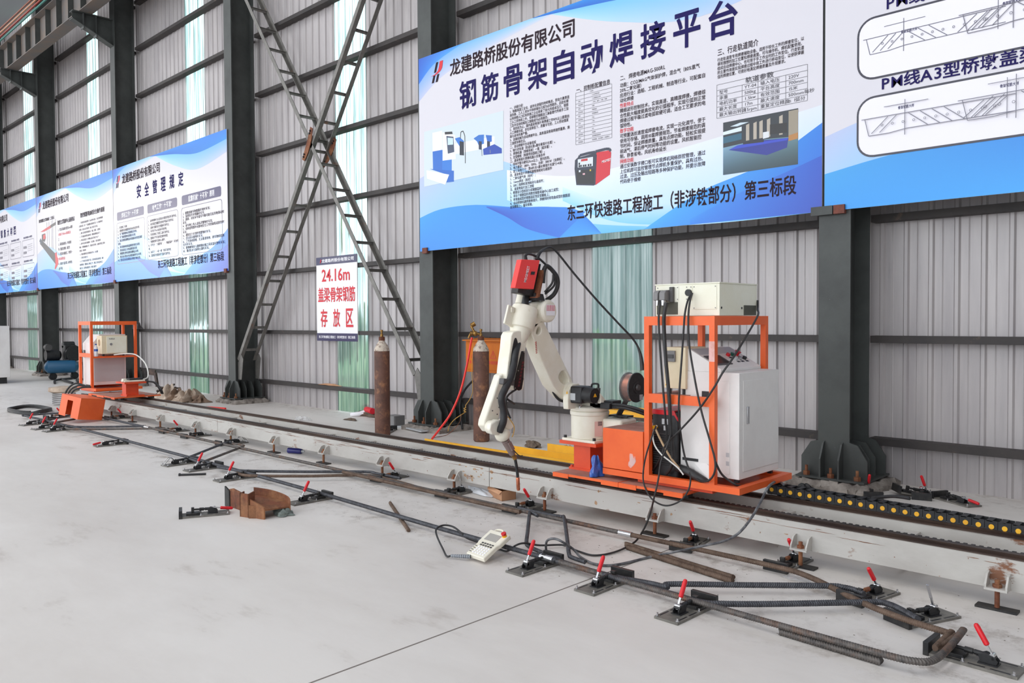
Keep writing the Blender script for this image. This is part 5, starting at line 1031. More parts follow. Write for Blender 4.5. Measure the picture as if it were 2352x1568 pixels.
# ---------------------------------------------------------------- toggle clamps on the floor
GC = 'red handled toggle clamps on the floor'
def make_clamp(pose):
    t = thing('toggle_clamp', '', 'clamp', (0, 0, 0), GC)
    m = M().box(-.073, .073, -.36, .0, 0, .013)
    for s in (-1, 1):
        for a, b in ((-.33, -.25), (-.23, -.16), (-.13, -.05)): m.box(s*.058-.005, s*.058+.005, a, b, .013, .0136, 1)
    m.build('base_plate', [MT['clampgrey'], MT['black']], t, smooth=False)
    M().box(-.08, .08, .0, .025, 0, .064).build('stop_block', MT['blacksteel'], t, bev=.002)
    M().box(-.04, .04, -.135, -.03, .013, .031).build('rest_block', MT['blacksteel'], t, bev=.002)
    b = M().box(-.03, .03, -.27, -.19, .013, .018)
    for s in (-1, 1): b.prism([(s*.014, -.265, .018), (s*.014, -.2, .018), (s*.014, -.19, .05), (s*.014, -.215, .062), (s*.014, -.25, .055), (s*.014, -.27, .035)], (s*.006, 0, 0))
    b.cyl((-.02, -.25, .045), (.02, -.25, .045), .009, n=10).cyl((0, -.24, .048), (0, -.17, .05), .012, n=12)
    b.build('clamp_body', MT['black'], t, bev=.001)
    r = M().cyl((0, -.2, .05), (0, -.085, .052), .008, n=10).cyl((0, -.165, .05), (0, -.13, .051), .013, n=10).build('push_rod', MT['rust'] if pose == 'rusty' else MT['blacksteel'], t)
    M().box(-.015, .015, -.09, -.068, .034, .07).build('rod_tip', MT['blacksteel'], r, bev=.002)
    for x, y in ((-.062, -.345), (.062, -.345), (-.062, -.14), (.062, -.14)): M().cyl((x, y, .013), (x, y, .03), .005, n=8).cyl((x, y, .013), (x, y, .018), .009, n=6).build('fixing_screw', MT['chrome'], t)
    p = Vector((0, -.245, .055))
    d = {'up': Vector((0, .5, .87)), 'rusty': Vector((0, .6, .8)), 'low': Vector((.1, -.93, -.14)), 'wire': None, 'bare': Vector((0, .35, .93))}[pose]
    if pose == 'wire':
        M().tube([p, p+Vector((.02, -.05, .035)), p+Vector((.02, -.12, -.03)), p+Vector((-.02, -.12, -.03)), p+Vector((-.02, -.05, .035)), p+Vector((-.005, 0, 0))], .004, 6).build('wire_lever', MT['chrome'], t)
    else:
        d.normalize(); l = M().bar(p-d*.02, p+d*.06, .012, .006).cyl(p+Vector((-.016, 0, 0)), p+Vector((.016, 0, 0)), .011, n=12)
        if pose == 'bare': l.bar(p+d*.05, p+d*.13, .016, .005)
        o = l.build('lever', MT['chrome'], t)
        if pose != 'bare': M().lathe([(.008, .045), (.0125, .05), (.0125, .13), (.01, .142), (.003, .146)], p, d, 14).build('red_grip', MT['redgrip'], o)
    return t
PROTO = {}
def clamp(x, y, rot, pose, label, z=0, tilt=(0, 0)):
    if pose not in PROTO: t = PROTO[pose] = make_clamp(pose)
    else: t = dup(PROTO[pose])
    t.location = (x, y, z); t.rotation_euler = (math.radians(tilt[0]), math.radians(tilt[1]), math.radians(rot)); t['label'] = label; return t
for a in ((-14.02, 3.9, 14, 'up', 'leftmost toggle clamp, at the far left corner of the rebar frame'),
 (-13.33, 3.89, 10, 'up', 'second toggle clamp from the far left end, lower left of the fallen orange cover'),
 (-12.93, 3.93, 8, 'up', 'third toggle clamp from the far left end of the near rebar'),
 (-10.86, 3.95, -2, 'low', 'toggle clamp on the near rebar with its red handle lying flat outward'),
 (-8.84, 3.97, 4, 'wire', 'toggle clamp on the near rebar with a bare wire lever, at the slanted short bars'),
 (-8.345, 4.0, 2, 'up', 'toggle clamp on the near rebar directly beside the small black rod'),
 (-7.58, 3.97, 0, 'up', 'toggle clamp on the near rebar at the left end of the long horizontal bars'),
 (-6.16, 3.95, 0, 'up', 'toggle clamp on the near rebar just behind the rusty beam offcut'),
 (-3.44, 3.9, 0, 'up', 'toggle clamp right of the teach pendant, under the silver coupler'),
 (-2.91, 3.93, 0, 'up', 'toggle clamp on the near rebar, middle one of the three nearest'),
 (-2.32, 3.885, -1, 'up', 'nearest big toggle clamp, red handle upright, plate fully in view at the bottom'),
 (-14.6, 4.1, 190, 'rusty', 'toggle clamp under the left end bar with its dark block facing the camera'),
 (-13.75, 4.74, 180, 'rusty', 'toggle clamp right behind the fallen orange cover, by the track end'),
 (-11.5, 4.7, 180, 'rusty', 'toggle clamp on the back rebar beside the first silver coupler'),
 (-10.77, 4.7, 186, 'bare', 'toggle clamp on the back rebar, silver lever upright, left of the slanted bars'),
 (-9.8, 4.72, 180, 'wire', 'toggle clamp on the back rebar with a wire lever, at the slanted short bars'),
 (-6.43, 4.7, 184, 'rusty', 'toggle clamp on the back rebar at the right end of the long horizontal bars'),
 (-5.43, 4.68, 182, 'bare', 'toggle clamp with a silver lever, left of the white plastic bag'),
 (-4.59, 4.69, 180, 'rusty', 'toggle clamp below the torch tip, right of the cardboard box'),
 (-2.97, 4.69, 190, 'rusty', 'toggle clamp on the back rebar between the second coupler and the grey lead'),
 (-2.3, 4.72, 179, 'rusty', 'toggle clamp on the back rebar below the track foot at the right'),
 (-1.736, 4.458, 168, 'rusty', 'toggle clamp at the bend of the back rebar, lower right, red handle'),
 (-1.44, 4.325, 157, 'bare', 'toggle clamp at the lower right with a silver lever and no grip'),
 (-1.2, 4.08, 88, 'up', 'toggle clamp at the bottom right corner, plate running out of the picture'),
 (-6.42, 2.77, 156, 'low', 'loose toggle clamp on the bare floor left of the rusty beam offcut'),
 (-2.62, 7.2, 210, 'up', 'toggle clamp leaning by the concrete footing, leftmost of the pile at the right wall'),
 (-2.3, 7.44, 196, 'low', 'toggle clamp lying in front of the pile at the right wall, dark block forward'),
 (-2.2, 7.62, 60, 'low', 'toggle clamp at the right end of the pile by the wall, red handle pointing right'),
 (-9.35, 7.1, 40, 'up', 'toggle clamp half hidden behind the left gas cylinder')):
    clamp(*a)
clamp(-2.52, 7.5, 130, 'up', 'toggle clamp tipped on the back of the pile at the right wall', .03, (10, 0))
# ---------------------------------------------------------------- reinforcement bars
def bar(label, pts, r, m='rebar', name='rebar', ribs=True, sub=6, group='rebars of the frame on the floor'):
    b = M().rebar(pts, r, sub) if ribs else M().tube(pts, r, 8, sub)
    return tag(b.build(name, MT[m], ang=70), label, 'rebar', group)
def coupler(p, q, parent_label, r=.021):
    return tag(M().cyl(p, q, r, n=18).build('rebar_coupler', MT['chrome']), parent_label, 'coupler')
r1 = .0155; zb = .0475
P_ = [(-14.98, 3.86, zb), (-14.9, 3.88, zb), (-13, 3.93, zb), (-11.4, 3.945, zb), (-9, 3.94, zb), (-7.2, 3.925, zb), (-6, 3.9, zb), (-4.5, 3.84, zb), (-3.4, 3.82, zb)]
FA = bar('long near rebar running from the far left to the teach pendant', P_+[(-3.36, 3.82, zb)], r1, 'rebardark', sub=3)
bar('near rebar from the coupler right to the hooked end at the bottom right', [(-3.34, 3.82, zb), (-2.6, 3.79, zb), (-1.9, 3.765, .05), (-1.35, 3.745, .055), (-1.19, 3.755, .058), (-1.125, 3.82, .062), (-1.11, 4.0, .075), (-1.12, 4.24, .08)], r1)
coupler((-3.47, 3.822, zb), (-3.36, 3.82, zb), 'silver coupler on the near rebar right of the teach pendant')
bar('left end bar of the rebar frame, running back to the fallen orange cover', [(-14.98, 3.86, zb), (-15.02, 3.93, zb), (-14.99, 4.2, zb), (-14.9, 4.64, zb)], r1, 'rebardark')
bar('back rebar from the fallen orange cover to the first coupler', [(-14.9, 4.655, zb), (-13.5, 4.66, zb), (-11.95, 4.66, zb)], r1, 'rebardark', sub=3)
coupler((-12.02, 4.66, zb), (-11.86, 4.66, zb), 'silver coupler on the back rebar at the far left', .022)
bar('back rebar from the first coupler to the second coupler', [(-11.86, 4.66, zb), (-9, 4.66, zb), (-6.4, 4.655, zb), (-4.6, 4.645, zb), (-3.46, 4.65, zb)], r1, sub=3)
coupler((-3.46, 4.65, zb), (-3.35, 4.65, zb), 'silver coupler on the back rebar near the middle clamp')
bar('back rebar from the second coupler bending down to the lower right corner', [(-3.36, 4.65, zb), (-2.9, 4.655, zb), (-2.3, 4.655, zb), (-2.05, 4.61, zb), (-1.65, 4.38, zb), (-1.4, 4.27, zb+.004), (-1.18, 4.2, .06), (-1.14, 4.15, .063), (-1.155, 3.98, .066)], r1, 'rebarbrown', sub=5)
bar('second bar lying along the back rebar by the upright pair', [(-6.9, 4.62, zb), (-6.2, 4.615, zb), (-5.2, 4.61, zb), (-4.4, 4.605, zb)], r1, 'rebarbrown', sub=3)
bar('second bar lying along the near rebar between the front clamps', [(-3.55, 3.9, .03), (-3.2, 3.86, .03), (-2.9, 3.858, .032), (-2.66, 3.86, zb), (-2.55, 3.875, zb), (-2.558,3.926,0.050), (-2.260,4.186,0.050), (-1.893,4.511,0.050), (-1.821,4.548,0.050), (-1.756,4.549,0.050), (-1.688,4.514,0.050)], r1, 'rebardark', sub=8)
bar('diagonal rebar nearest the camera, running right to the bend clamp', [(-2.95, 3.8, .0475), (-2.5, 3.795, .0475), (-2.28, 3.79, .0475), (-2.174,3.839,0.052), (-2.007,4.000,0.050), (-1.778,4.239,0.050), (-1.596,4.422,0.052), (-1.530,4.427,0.055), (-1.446,4.372,0.060), (-1.336,4.277,0.064)], r1, 'rebardark', sub=8)
bar('left bar of the upright pair right of the cardboard box', [(-4.184,4.575,0.060), (-4.295,4.615,0.062), (-4.250,4.552,0.060), (-3.950,4.211,0.050), (-3.781,4.018,0.045), (-3.719,3.968,0.040), (-3.631,3.946,0.035), (-3.348,3.885,0.033)], .013, 'rebardark')
bar('right bar of the upright pair, bent at both ends', [(-4.476,4.660,0.060), (-4.185,4.651,0.060), (-4.036,4.676,0.060), (-3.981,4.652,0.060), (-3.592,4.230,0.050), (-3.380,3.997,0.045), (-3.322,3.959,0.042), (-3.208,3.956,0.035)], .013, 'rebardark')
bar('upper of the two long horizontal bars, left of the rail centre', [(-8.122,3.889,0.045), (-7.835,3.915,0.050), (-7.683,3.956,0.050), (-7.179,4.355,0.050), (-6.739,4.761,0.050), (-6.536,4.790,0.050), (-6.193,4.806,0.050)], .014, 'rebardark')
bar('lower of the two long horizontal bars, rusty brown, left of the rail centre', [(-7.621,3.853,0.050), (-7.395,3.876,0.050), (-6.976,4.232,0.050), (-6.586,4.653,0.050), (-6.355,4.720,0.045), (-5.771,4.679,0.040)], .014, 'rebarbrown')
bar('left bar of the slanted short pair meeting the near rebar', [(-8.516,3.881,0.045), (-8.898,3.906,0.050), (-8.934,3.952,0.050), (-9.657,4.743,0.050), (-9.581,4.763,0.050)], .013, 'rebardark')
bar('right bar of the slanted short pair meeting the back rebar', [(-8.460,3.894,0.050), (-8.585,4.002,0.050), (-9.156,4.679,0.050), (-9.307,4.774,0.050), (-9.526,4.765,0.050)], .013)
bar('upper bar of the far pair right of the fallen orange cover', [(-13.266,3.914,0.050), (-12.889,3.918,0.050), (-12.497,4.206,0.050), (-12.092,4.701,0.050)], .014, 'rebardark')
bar('lower bar of the far pair right of the fallen orange cover', [(-12.830,3.842,0.050), (-12.533,3.855,0.050), (-12.099,4.247,0.050), (-11.652,4.712,0.050), (-11.211,4.743,0.050)], .014)
bar('far slanted bar going under the orange cover, left one', [(-13.864,3.798,0.050), (-13.884,3.852,0.050), (-14.474,4.403,0.050)], .014, 'rebardark')
bar('far slanted bar going under the orange cover, right one', [(-13.463,3.805,0.050), (-13.530,3.884,0.050), (-13.820,4.279,0.050)], .014)
bar('short rusty bar stub lying across below the near rebar, left of the pendant', [(-5.554,4.195,0.013), (-4.709,3.727,0.013)], .013, 'rebarbrown', 'rebar_stub')
bar('upper of two thick brown bars lying on the floor right of the grey lead', [(-3.311,4.522,0.017), (-2.406,4.372,0.017)], .0165, 'rebarbrown', 'rebar_stub')
bar('lower of two thick brown bars lying on the floor right of the grey lead', [(-3.259,4.467,0.017), (-2.378,4.310,0.017)], .0165, 'rebarbrown', 'rebar_stub')
bar('thick ribbed bar on the floor under the near rebar at the bottom right', [(-1.820,3.771,0.018), (-1.324,3.747,0.018)], .018, 'rebar', 'rebar_stub')
bar('short bar across the hooked end at the bottom right corner', [(-1.157,3.939,0.070), (-1.157,4.190,0.075)], .014, 'rebarbrown', 'rebar_stub')
tag(M().cyl((-8.158,3.502,0.012), (-8.006,3.707,0.012), .011, n=10).cyl((-8.165,3.496,0.012), (-8.155,3.505,0.012), .018, n=6).build('steel_rod', MT['black']), 'small black headed rod on the floor beside the near clamps', 'rod')
# ---------------------------------------------------------------- rusty beam offcut
t = thing('beam_offcut', 'rusty cut piece of steel beam standing on the bare floor', 'beam offcut', (-6.1, 3.25, 0))
def GV(*a): return Vector(a[0])
b0, b1 = Vector((-6.288,3.324,0.000)), Vector((-5.862,3.407,0.000)); q0, q1 = Vector((-6.010,3.130,0.000)), Vector((-5.854,3.178,0.000))
S_ = spline([b0, b0.lerp(b1, .35)+Vector((.01, .05, 0)), b0.lerp(b1, .75)+Vector((.02, .05, 0)), b1], 6); k = len(S_)-1
M().rings([[p, p+Vector((.012, .008, 0)), p+Vector((.012, .008, .175-.085*(i/k)**1.6)), p+Z3*(.175-.085*(i/k)**1.6)] for i, p in enumerate(S_)]).build('rear_flange', MT['rust'], t, smooth=False)
M().prism([q0, q1, q1+Z3*.098, q0+Z3*.15], (.004, .011, 0)).build('front_flange', MT['rust'], t, smooth=False)
m = M(); top = [q0.lerp(q1, i/k)+Z3*(.128-.05*i/k) for i in range(k+1)]; far = [p+Z3*(.118-.05*i/k) for i, p in enumerate(S_)]
m.add(top+far+[p-Z3*.012 for p in top+far], [(i, i+1, k+2+i, k+1+i) for i in range(k)]+[(2*k+2+i, 3*k+3+i, 3*k+4+i, 2*k+3+i) for i in range(k)]+[(k, 2*k+1, 4*k+3, 3*k+2)])
m.build('web', MT['rust'], t, smooth=False)
e0, e1_ = Vector((-6.089,3.096,0.000)), Vector((-5.994,3.125,0.000)); dn = Vector((-.05, .06, 0))
M().prism([e0, e1_, e1_+Z3*.19, e0+Z3*.19], dn*.16).prism([e0, e0+dn, e0+dn+Z3*.19, e0+Z3*.19], (e1_-e0)*.12).prism([e1_, e1_+dn*1.6, e1_+dn*1.6+Z3*.19, e1_+Z3*.19], (e0-e1_)*.12).build('end_post', MT['rust'], t, smooth=False)
c0, c1_ = Vector((-5.978,3.121,0.000)), Vector((-5.927,3.169,0.000))
M().prism([c0, c1_, c1_+Z3*.1, c0+Z3*.105], (.002, -.008, 0)).build('cover_plate', MT['rust'], t, smooth=False)
l0, l1_ = Vector((-6.536,3.202,0.000)), Vector((-6.281,3.202,0.000))
M().prism([l0.lerp(l1_, .2), l1_+Vector((0, 0, 0)), l1_+Z3*.15, l0.lerp(l1_, .45)+Z3*.165, l0.lerp(l1_, .2)+Z3*.15], (.003, .012, 0)).build('left_flange', MT['rust'], t, smooth=False)
M().prism([l0, l0.lerp(l1_, .3), l0.lerp(l1_, .3)+Z3*.14, l0+Z3*.17], (-.004, -.012, 0)).build('burnt_end_plate', MT['blacksteel'], t, smooth=False, label='blackened end plate')
def crumple(name, c, s, seed, m, n=14, amp=.35, rot=0, flat=.25):
    rr = random.Random(seed); ph = [rr.uniform(0, 6.28) for _ in range(8)]; M_ = M(); V = []
    ca, sa = math.cos(rot), math.sin(rot)
    R_ = []
    for i in range(n+1):
        th = PI*i/n/2*1.0; ring = []
        for j in range(2*n):
            a = PI*j/n
            k = 1+amp*(.5*math.sin(3*a+ph[0]+2*th)+.35*math.sin(5*a+ph[1]-3*th)+.25*math.sin(7*a+ph[2]+5*th)+.3*math.sin(6*th+ph[3]+a))
            x, y, z = math.sin(th)*math.cos(a)*k*s[0], math.sin(th)*math.sin(a)*k*s[1], max(.003, math.cos(th)*(1+amp*.6*math.sin(4*a+ph[4])*math.sin(th*3))*s[2])
            ring.append((c[0]+x*ca-y*sa, c[1]+x*sa+y*ca, c[2]+z+.002))
        R_.append(ring)
    return M_.rings(R_[1:], 0, True).build(name, MT[m], ang=50)
tag(crumple('rag', (-5.886,3.365,0.000), (.09, .07, .05), 3, 'rag') if 'rag' in MT else crumple('rag', (-5.886,3.365,0.000), (.09, .07, .05), 3, 'midgrey'), 'grey green rag tucked under the right end of the rusty beam offcut', 'rag')
# ---------------------------------------------------------------- small things round the torch
t = thing('cardboard_box', 'small open brown cardboard box on the floor against the track below the torch', 'box', (-4.925,4.926,0.000))
c0, c1, c2 = Vector((-4.98, 4.79, 0)), Vector((-4.79, 4.79, 0)), Vector((-4.98, 4.93, 0))
c0 = Vector((-4.925,4.926,0.000)); ex = Vector((-4.896,5.070,0.000))-c0; ey = Vector((-5.187,5.017,0.000))-c0; H_ = .085
m = M()
for p, e in ((c0, ex), (c0, ey), (c0+ex, ey), (c0+ey, ex)):
    q = p+e*.5; n_ = (c0+(ex+ey)*.5-q).normalized()*.004; m.prism([p, p+e, p+e+Z3*H_*.96, p+e*.6+Z3*H_*1.04, p+Z3*H_], n_)
m.prism([c0, c0+ex, c0+ex+ey, c0+ey], (0, 0, .003)); m.build('box_body', MT['cardboard'], t, smooth=False)
M().prism([c0+ey+Z3*H_, c0+Z3*H_, c0+ey*.1-ex*.12+Z3*(H_-.03), c0+ey*.9-ex*.18+Z3*(H_-.02)], (0, 0, .003)).build('box_flap', MT['cardboard'], t, smooth=False)
tag(crumple('plastic_bag', (-5.322,5.042,0.000), (.24, .06, .035), 9, 'whitefilm', amp=.2, rot=-.29), 'flat white plastic bag on the floor left of the cardboard box', 'bag')
tag(crumple('plastic_bag', Vector((-3.920,4.994,0.378)) if 0 else (-3.885, 4.93, .354), (.045, .06, .15), 12, 'blueplastic', amp=.35), 'crumpled blue plastic bag on the carriage beside the red pedestal', 'bag')
t = thing('spray_can', 'navy blue spray can lying on the floor by the track', 'can', (-8.619,5.101,0.000))
a, b = Vector((-8.614,5.006,0.033)), Vector((-8.437,5.081,0.033)); d = (b-a)
M().lathe([(.028, 0), (.033, .004), (.033, d.length*.93), (.026, d.length)], a, d, 20).build('can_body', MT['navycan'], t)
M().lathe([(.016, 0), (.014, .03), (.006, .04)], b, d, 14).build('nozzle', MT['lightgrey'], t)
tag(crumple('tissue', Vector((-8.748,5.160,0.000))+Vector((-.02, .05, .02)), (.07, .05, .07), 21, 'whitefilm', amp=.3), 'white wrapper lying against the navy spray can', 'wrapper')
tag(crumple('plastic_bag', (-2.138,4.652,0.000), (.09, .05, .006), 31, 'clearfilm', amp=.3), 'thin clear plastic wrapper on the floor left of the bend clamp', 'bag')
# floor debris: weld spatter and scraps too many to count
m = M()
for i in range(300):
    x = rnd.uniform(-9, -.8); y = rnd.choice((3.9, 4.65, 4.3))+rnd.gauss(0, .2); s = rnd.uniform(.0015, .004)
    m.box(x, x+s*rnd.uniform(1, 2.5), y, y+s, .0005, s*.6)
tag(m.build('floor_scraps', MT['dust'], smooth=False), 'tiny dark weld scraps scattered around the rebars on the floor', 'scraps', kind='stuff')
# ---------------------------------------------------------------- behind the track
def cylinder(label, c, zt, reg):
    t = thing('gas_cylinder', label, 'gas cylinder', (c[0], c[1], 0), 'brown gas cylinders')
    h = zt; r = .105
    cm = MT['cylinder'] if 'cylinder' in MT else MT.setdefault('cylinder', mat('rusty_brown_cylinder_paint', (112, 76, 62), .65, n2=(82, 56, 48), sc=5, n3=(162, 112, 78), sc3=8, lo3=.52, hi3=.72))
    cw = MT['cylshoulder'] if 'cylshoulder' in MT else MT.setdefault('cylshoulder', mat('flaking_pale_shoulder_paint', (206, 192, 176), .7, n2=(120, 92, 80), sc=22, lo=.5, hi=.62))
    M().lathe([(.09, .0), (r, .02), (r, h-.17)], c, n=32).build('body', cm, t)
    M().lathe([(r, h-.17), (.1, h-.14), (.07, h-.08), (.045, h-.045), (.04, h-.02)], c, n=32).build('shoulder', cw, t, label='flaking pale shoulder')
    M().lathe([(.042, h-.03), (.042, h+.02), (.036, h+.025)], c, n=20).build('neck_ring', MT['rust'], t)
    v = M().lathe([(.02, h+.02), (.02, h+.06), (.012, h+.065), (.012, h+.09), (.018, h+.095), (.018, h+.115), (.008, h+.12)], c, n=14).cyl((c[0], c[1], h+.05), (c[0]+.03, c[1]-.03, h+.05), .011).build('valve', MT['brass'], t)
    return t, h
c1 = Vector((-8.940,6.638,0.000)); c2 = Vector((-7.590,7.220,0.000))
t, h = cylinder('rusty brown gas cylinder standing alone in front of the cross brace', c1, 1.335, 0)
t, h = cylinder('brown gas cylinder with a brass regulator in front of the amber box', c2, 1.345, 1)
rg = c2+Vector((-.06, -.05, h+.06))
tag(M().sph(rg, .035, 14).cyl(rg+Vector((.05, .05, -.01)), rg, .014).cyl(rg+Vector((-.02, -.02, 0)), rg+Vector((-.045, -.045, .005)), .03, n=16).cyl(rg, rg+Vector((-.05, -.02, .1)), .016).cyl(rg+Vector((-.05, -.02, .1)), rg+Vector((-.02, .02, .13)), .03, n=16).cyl(rg+Vector((-.05, -.03, 0)), rg+Vector((-.07, -.05, -.06)), .014).build('regulator', MT['brass']), 'brass gas regulator on the right gas cylinder', 'regulator')
hp = [(-7.653,7.120,1.353), (-7.657,7.100,1.269), (-7.680,7.050,0.988), (-7.732,6.980,0.651), (-7.831,6.900,0.368), (-7.909,6.780,0.175), (-7.901,6.640,0.061)]
cable('bright red hose hanging from the regulator to the floor behind the track', hp, .014, 'redhose', 'gas_hose', 'hose')
cable('yellow coiled cord hanging left of the right gas cylinder', [(-7.813,7.300,1.261), (-7.851,7.300,0.913), (-7.836,7.300,0.652), (-7.888,7.300,0.533), (-7.953,7.280,0.442)]+[Vector((-7.971,7.280,0.412))+Vector((.018*math.cos(i*1.3), .012*math.sin(i*1.3), -.006*i)) for i in range(14)]+[(-7.996,7.200,0.300), (-8.111,7.200,0.232), (-8.200,7.200,0.148), (-8.228,7.200,0.074)], .005, 'yellowcord', 'spiral_lead', 'cord', 4)
cable('thin brown wire running from the coiled cord to the red hose end', [(-7.953,7.200,0.321), (-7.997,7.200,0.212), (-8.073,7.150,0.105), (-8.303,7.234,0.010), (-8.265,7.045,0.010), (-8.181,6.920,0.020)], .004, 'rust', 'wire', 'wire')
# amber distribution box
t = thing('distribution_box', 'amber double door electrical distribution box on the wall behind the right gas cylinder', 'electrical box', (-8.1, 7.75, .8))
x0, x1, z0, z1, y0 = -8.296, -7.551, 0.862, 1.294, 7.6
xm = -7.928
M().box(x0, xm-.005, y0, 7.86, z0, z1).build('left_housing', MT['boxorange'], t, bev=.003); M().box(xm+.005, x1, y0, 7.86, z0, z1).build('right_housing', MT['boxorange'], t, bev=.003)
for a, b in ((x0, xm-.005), (xm+.005, x1)):
    M().hexa([(a-.02, y0-.05, z1), (b+.02, y0-.05, z1), (b+.02, 7.86, z1+.02), (a-.02, 7.86, z1+.02), (a-.02, y0-.05, z1+.012), (b+.02, y0-.05, z1+.012), (b+.02, 7.86, z1+.035), (a-.02, 7.86, z1+.035)]).build('rain_hood', MT['boxorange'], t, smooth=False)
    o = M().box(a+.03, b-.03, y0-.006, y0, z0+.035, z1-.03).build('door', MT['boxorange'], t, bev=.002)
    M().cyl((b-.06, y0-.006, (z0+z1)/2), (b-.06, y0-.018, (z0+z1)/2), .014, n=14).build('door_lock', MT['chrome'], o)
    cx = (a+b)/2-.01; zc = z0+.2
    w_ = M(); tri = [(cx-.055, zc), (cx+.055, zc), (cx, zc+.1)]
    for p, q in zip(tri, tri[1:]+tri[:1]): w_.bar((p[0], y0-.0075, p[1]), (q[0], y0-.0075, q[1]), .006, .001, up=(0, 1, 0))
    w_.box(cx-.004, cx+.004, y0-.008, y0-.0065, zc+.03, zc+.07).box(cx-.004, cx+.004, y0-.008, y0-.0065, zc+.015, zc+.023)
    w_.build('warning_triangle', MT['print_red'], o, smooth=False)
    M().textfit('有电危险', (cx-.09, y0-.0075, zc-.085), X3, Z3, .18, .05, .01).build('warning_text', MT['print_red'], o, smooth=False)
cable('black cable drooping from the amber box to the floor behind the right cylinder', [(-7.777,7.700,0.855), (-7.787,7.700,0.718), (-7.934,7.750,0.407), (-7.978,7.750,0.222), (-8.228,8.035,0.020)], .014)
cable('black cable from the column foot up behind the right cylinder', [(-8.489,7.700,0.030), (-8.652,7.800,0.353), (-8.556,7.800,0.560), (-8.381,7.800,0.713)], .016)
# yellow angle beams
def angle(label, p, q, w, h, lean=1):
    p, q = Vector(p), Vector(q); d = q-p; n = Vector((-d.y, d.x, 0)).normalized()
    m = M().prism([p, p+n*w, p+n*w+Z3*.012, p+n*.02+Z3*.02, p+n*.012+Z3*h, p+Z3*h], d)
    return tag(m.build('steel_angle', MT['yellow'], smooth=False), label, 'steel angle', 'yellow steel angles behind the track')
angle('long yellow steel angle lying behind the track, running to the red hose', (-7.72, 6.37, 0), (-4.9, 6.37, 0), .16, .115)
angle('second yellow steel angle lying behind the first one', (-6.55, 6.62, 0), (-4.6, 6.62, 0), .16, .13)
angle('short yellow steel angle at the back, left of the robot pedestal', (-6.2, 6.95, 0), (-4.5, 6.95, 0), .16, .145)
for i, (x, y) in enumerate(((-6.75, 7.3), (-6.2, 7.32), (-5.9, 7.28))):
    tag(crumple('debris_clump', (x, y, 0), (.12, .06, .07), 40+i, 'cardboard' if i else 'dust', amp=.5), ('brown debris clump behind the yellow angles, leftmost', 'torn cardboard scrap behind the yellow angles, middle', 'torn cardboard scrap behind the yellow angles, rightmost')[i], 'scrap')
# yellow trestle behind the spool
t = thing('yellow_trestle', 'yellow steel trestle frame standing behind the copper spool', 'trestle', (-4.6, 6.9, 0))
tx, ty = -4.949, 6.9; zt = 0.599
for a, b in (((-.3, -.1), (.25, -.1)), ((-.3, .25), (.25, .25)), ((-.3, -.1), (-.3, .25)), ((.25, -.1), (.25, .25))): M().bar((tx+a[0], ty+a[1], zt), (tx+b[0], ty+b[1], zt), .05, .05).build('top_bar', MT['yellow'], t, smooth=False)
for a in ((-.3, -.1), (.25, -.1), (-.3, .25), (.25, .25)): M().bar((tx+a[0], ty+a[1], 0), (tx+a[0], ty+a[1], zt), .05, .05).build('leg', MT['yellow'], t, smooth=False)
# hoses at the robot base
for i, (a, l) in enumerate((((1398,940), 'upper black robot lead running from the turret to the cover box'), ((1392,945), 'lower black robot lead running from the turret to the cover box'))):
    cable(l, [(-3.9, 5.1, .9-.02*i), (-3.75, 5.12, .9-.02*i), (-3.6, 5.2, .85-.02*i), (-3.55+.04*i, 5.3, .76)], .012)
# grey cut off box, boards and litter by the third column
tag(M().box(-9.78, -9.55, 7.3, 7.5, 0, .16).box(-9.55, -9.54, 7.31, 7.49, .01, .15).build('metal_box', MT['midgrey'], smooth=False), 'small grey metal box on the floor behind the left gas cylinder', 'box')
for i, (x, y, r_) in enumerate(((-9.35, 7.42, .3), (-9.0, 7.25, -.2))):
    q = Vector((x, y, .012+.018*i)); d = Vector((math.cos(r_), math.sin(r_), 0))*.3
    tag(M().bar(q-d, q+d, .12, .018).build('board', MT['lightgrey'], smooth=False), ('pale board lying left of the third column footing, under another', 'pale board lying left of the third column footing, on top')[i], 'board')
tag(M().lathe([(.03, 0), (.035, .01), (.035, .16), (.014, .2), (.014, .23)], (-11.174,7.655,0.030), (.7, .4, .1), 16).build('bottle', MT['print_white']), 'white plastic bottle lying in the litter by the wall', 'bottle')
tag(M().lathe([(.02, 0), (.03, .03), (.03, .22), (.01, .27)], (-11.186,7.810,0.030), (.5, .6, .25), 14).build('bottle', MT['print_white']), 'slim white sealant bottle lying right of the white bottle by the wall', 'bottle')
tag(M().cyl((-11.102,7.918,0.100), (-10.811,7.831,0.100), .05, n=16).build('paint_tin', MT['print_red']), 'small red and white tin in the litter by the wall', 'tin')
tag(M().bar((-11.386,8.085,0.140), (-10.887,8.098,0.130), .06, .04).build('timber_offcut', MT['cardboard'], smooth=False), 'timber offcut leaning in the litter by the wall', 'timber')
tag(crumple('dirt_heap', (-11.045,7.946,0.000), (.32, .14, .08), 51, 'dust', amp=.5), 'dark dirt heap below the litter by the wall', 'dirt')
tag(crumple('dirt_heap', (-10.738,7.355,0.000), (.14, .05, .03), 52, 'dust', amp=.5), 'small dark scrap on the floor left of the left gas cylinder', 'dirt')
tag(crumple('plastic_bag', (-11.372,6.863,0.000), (.17, .1, .05), 53, 'clearfilm', amp=.4), 'crumpled clear plastic on the floor behind the track, left of the gas cylinders', 'bag')
cable('bright red hose offcut lying on the track near the second column', [(-14.35, 6.5, .02), (-14.1, 6.62, .02), (-13.7, 6.72, .02)], .022, 'redhose', 'hose_offcut', 'hose')
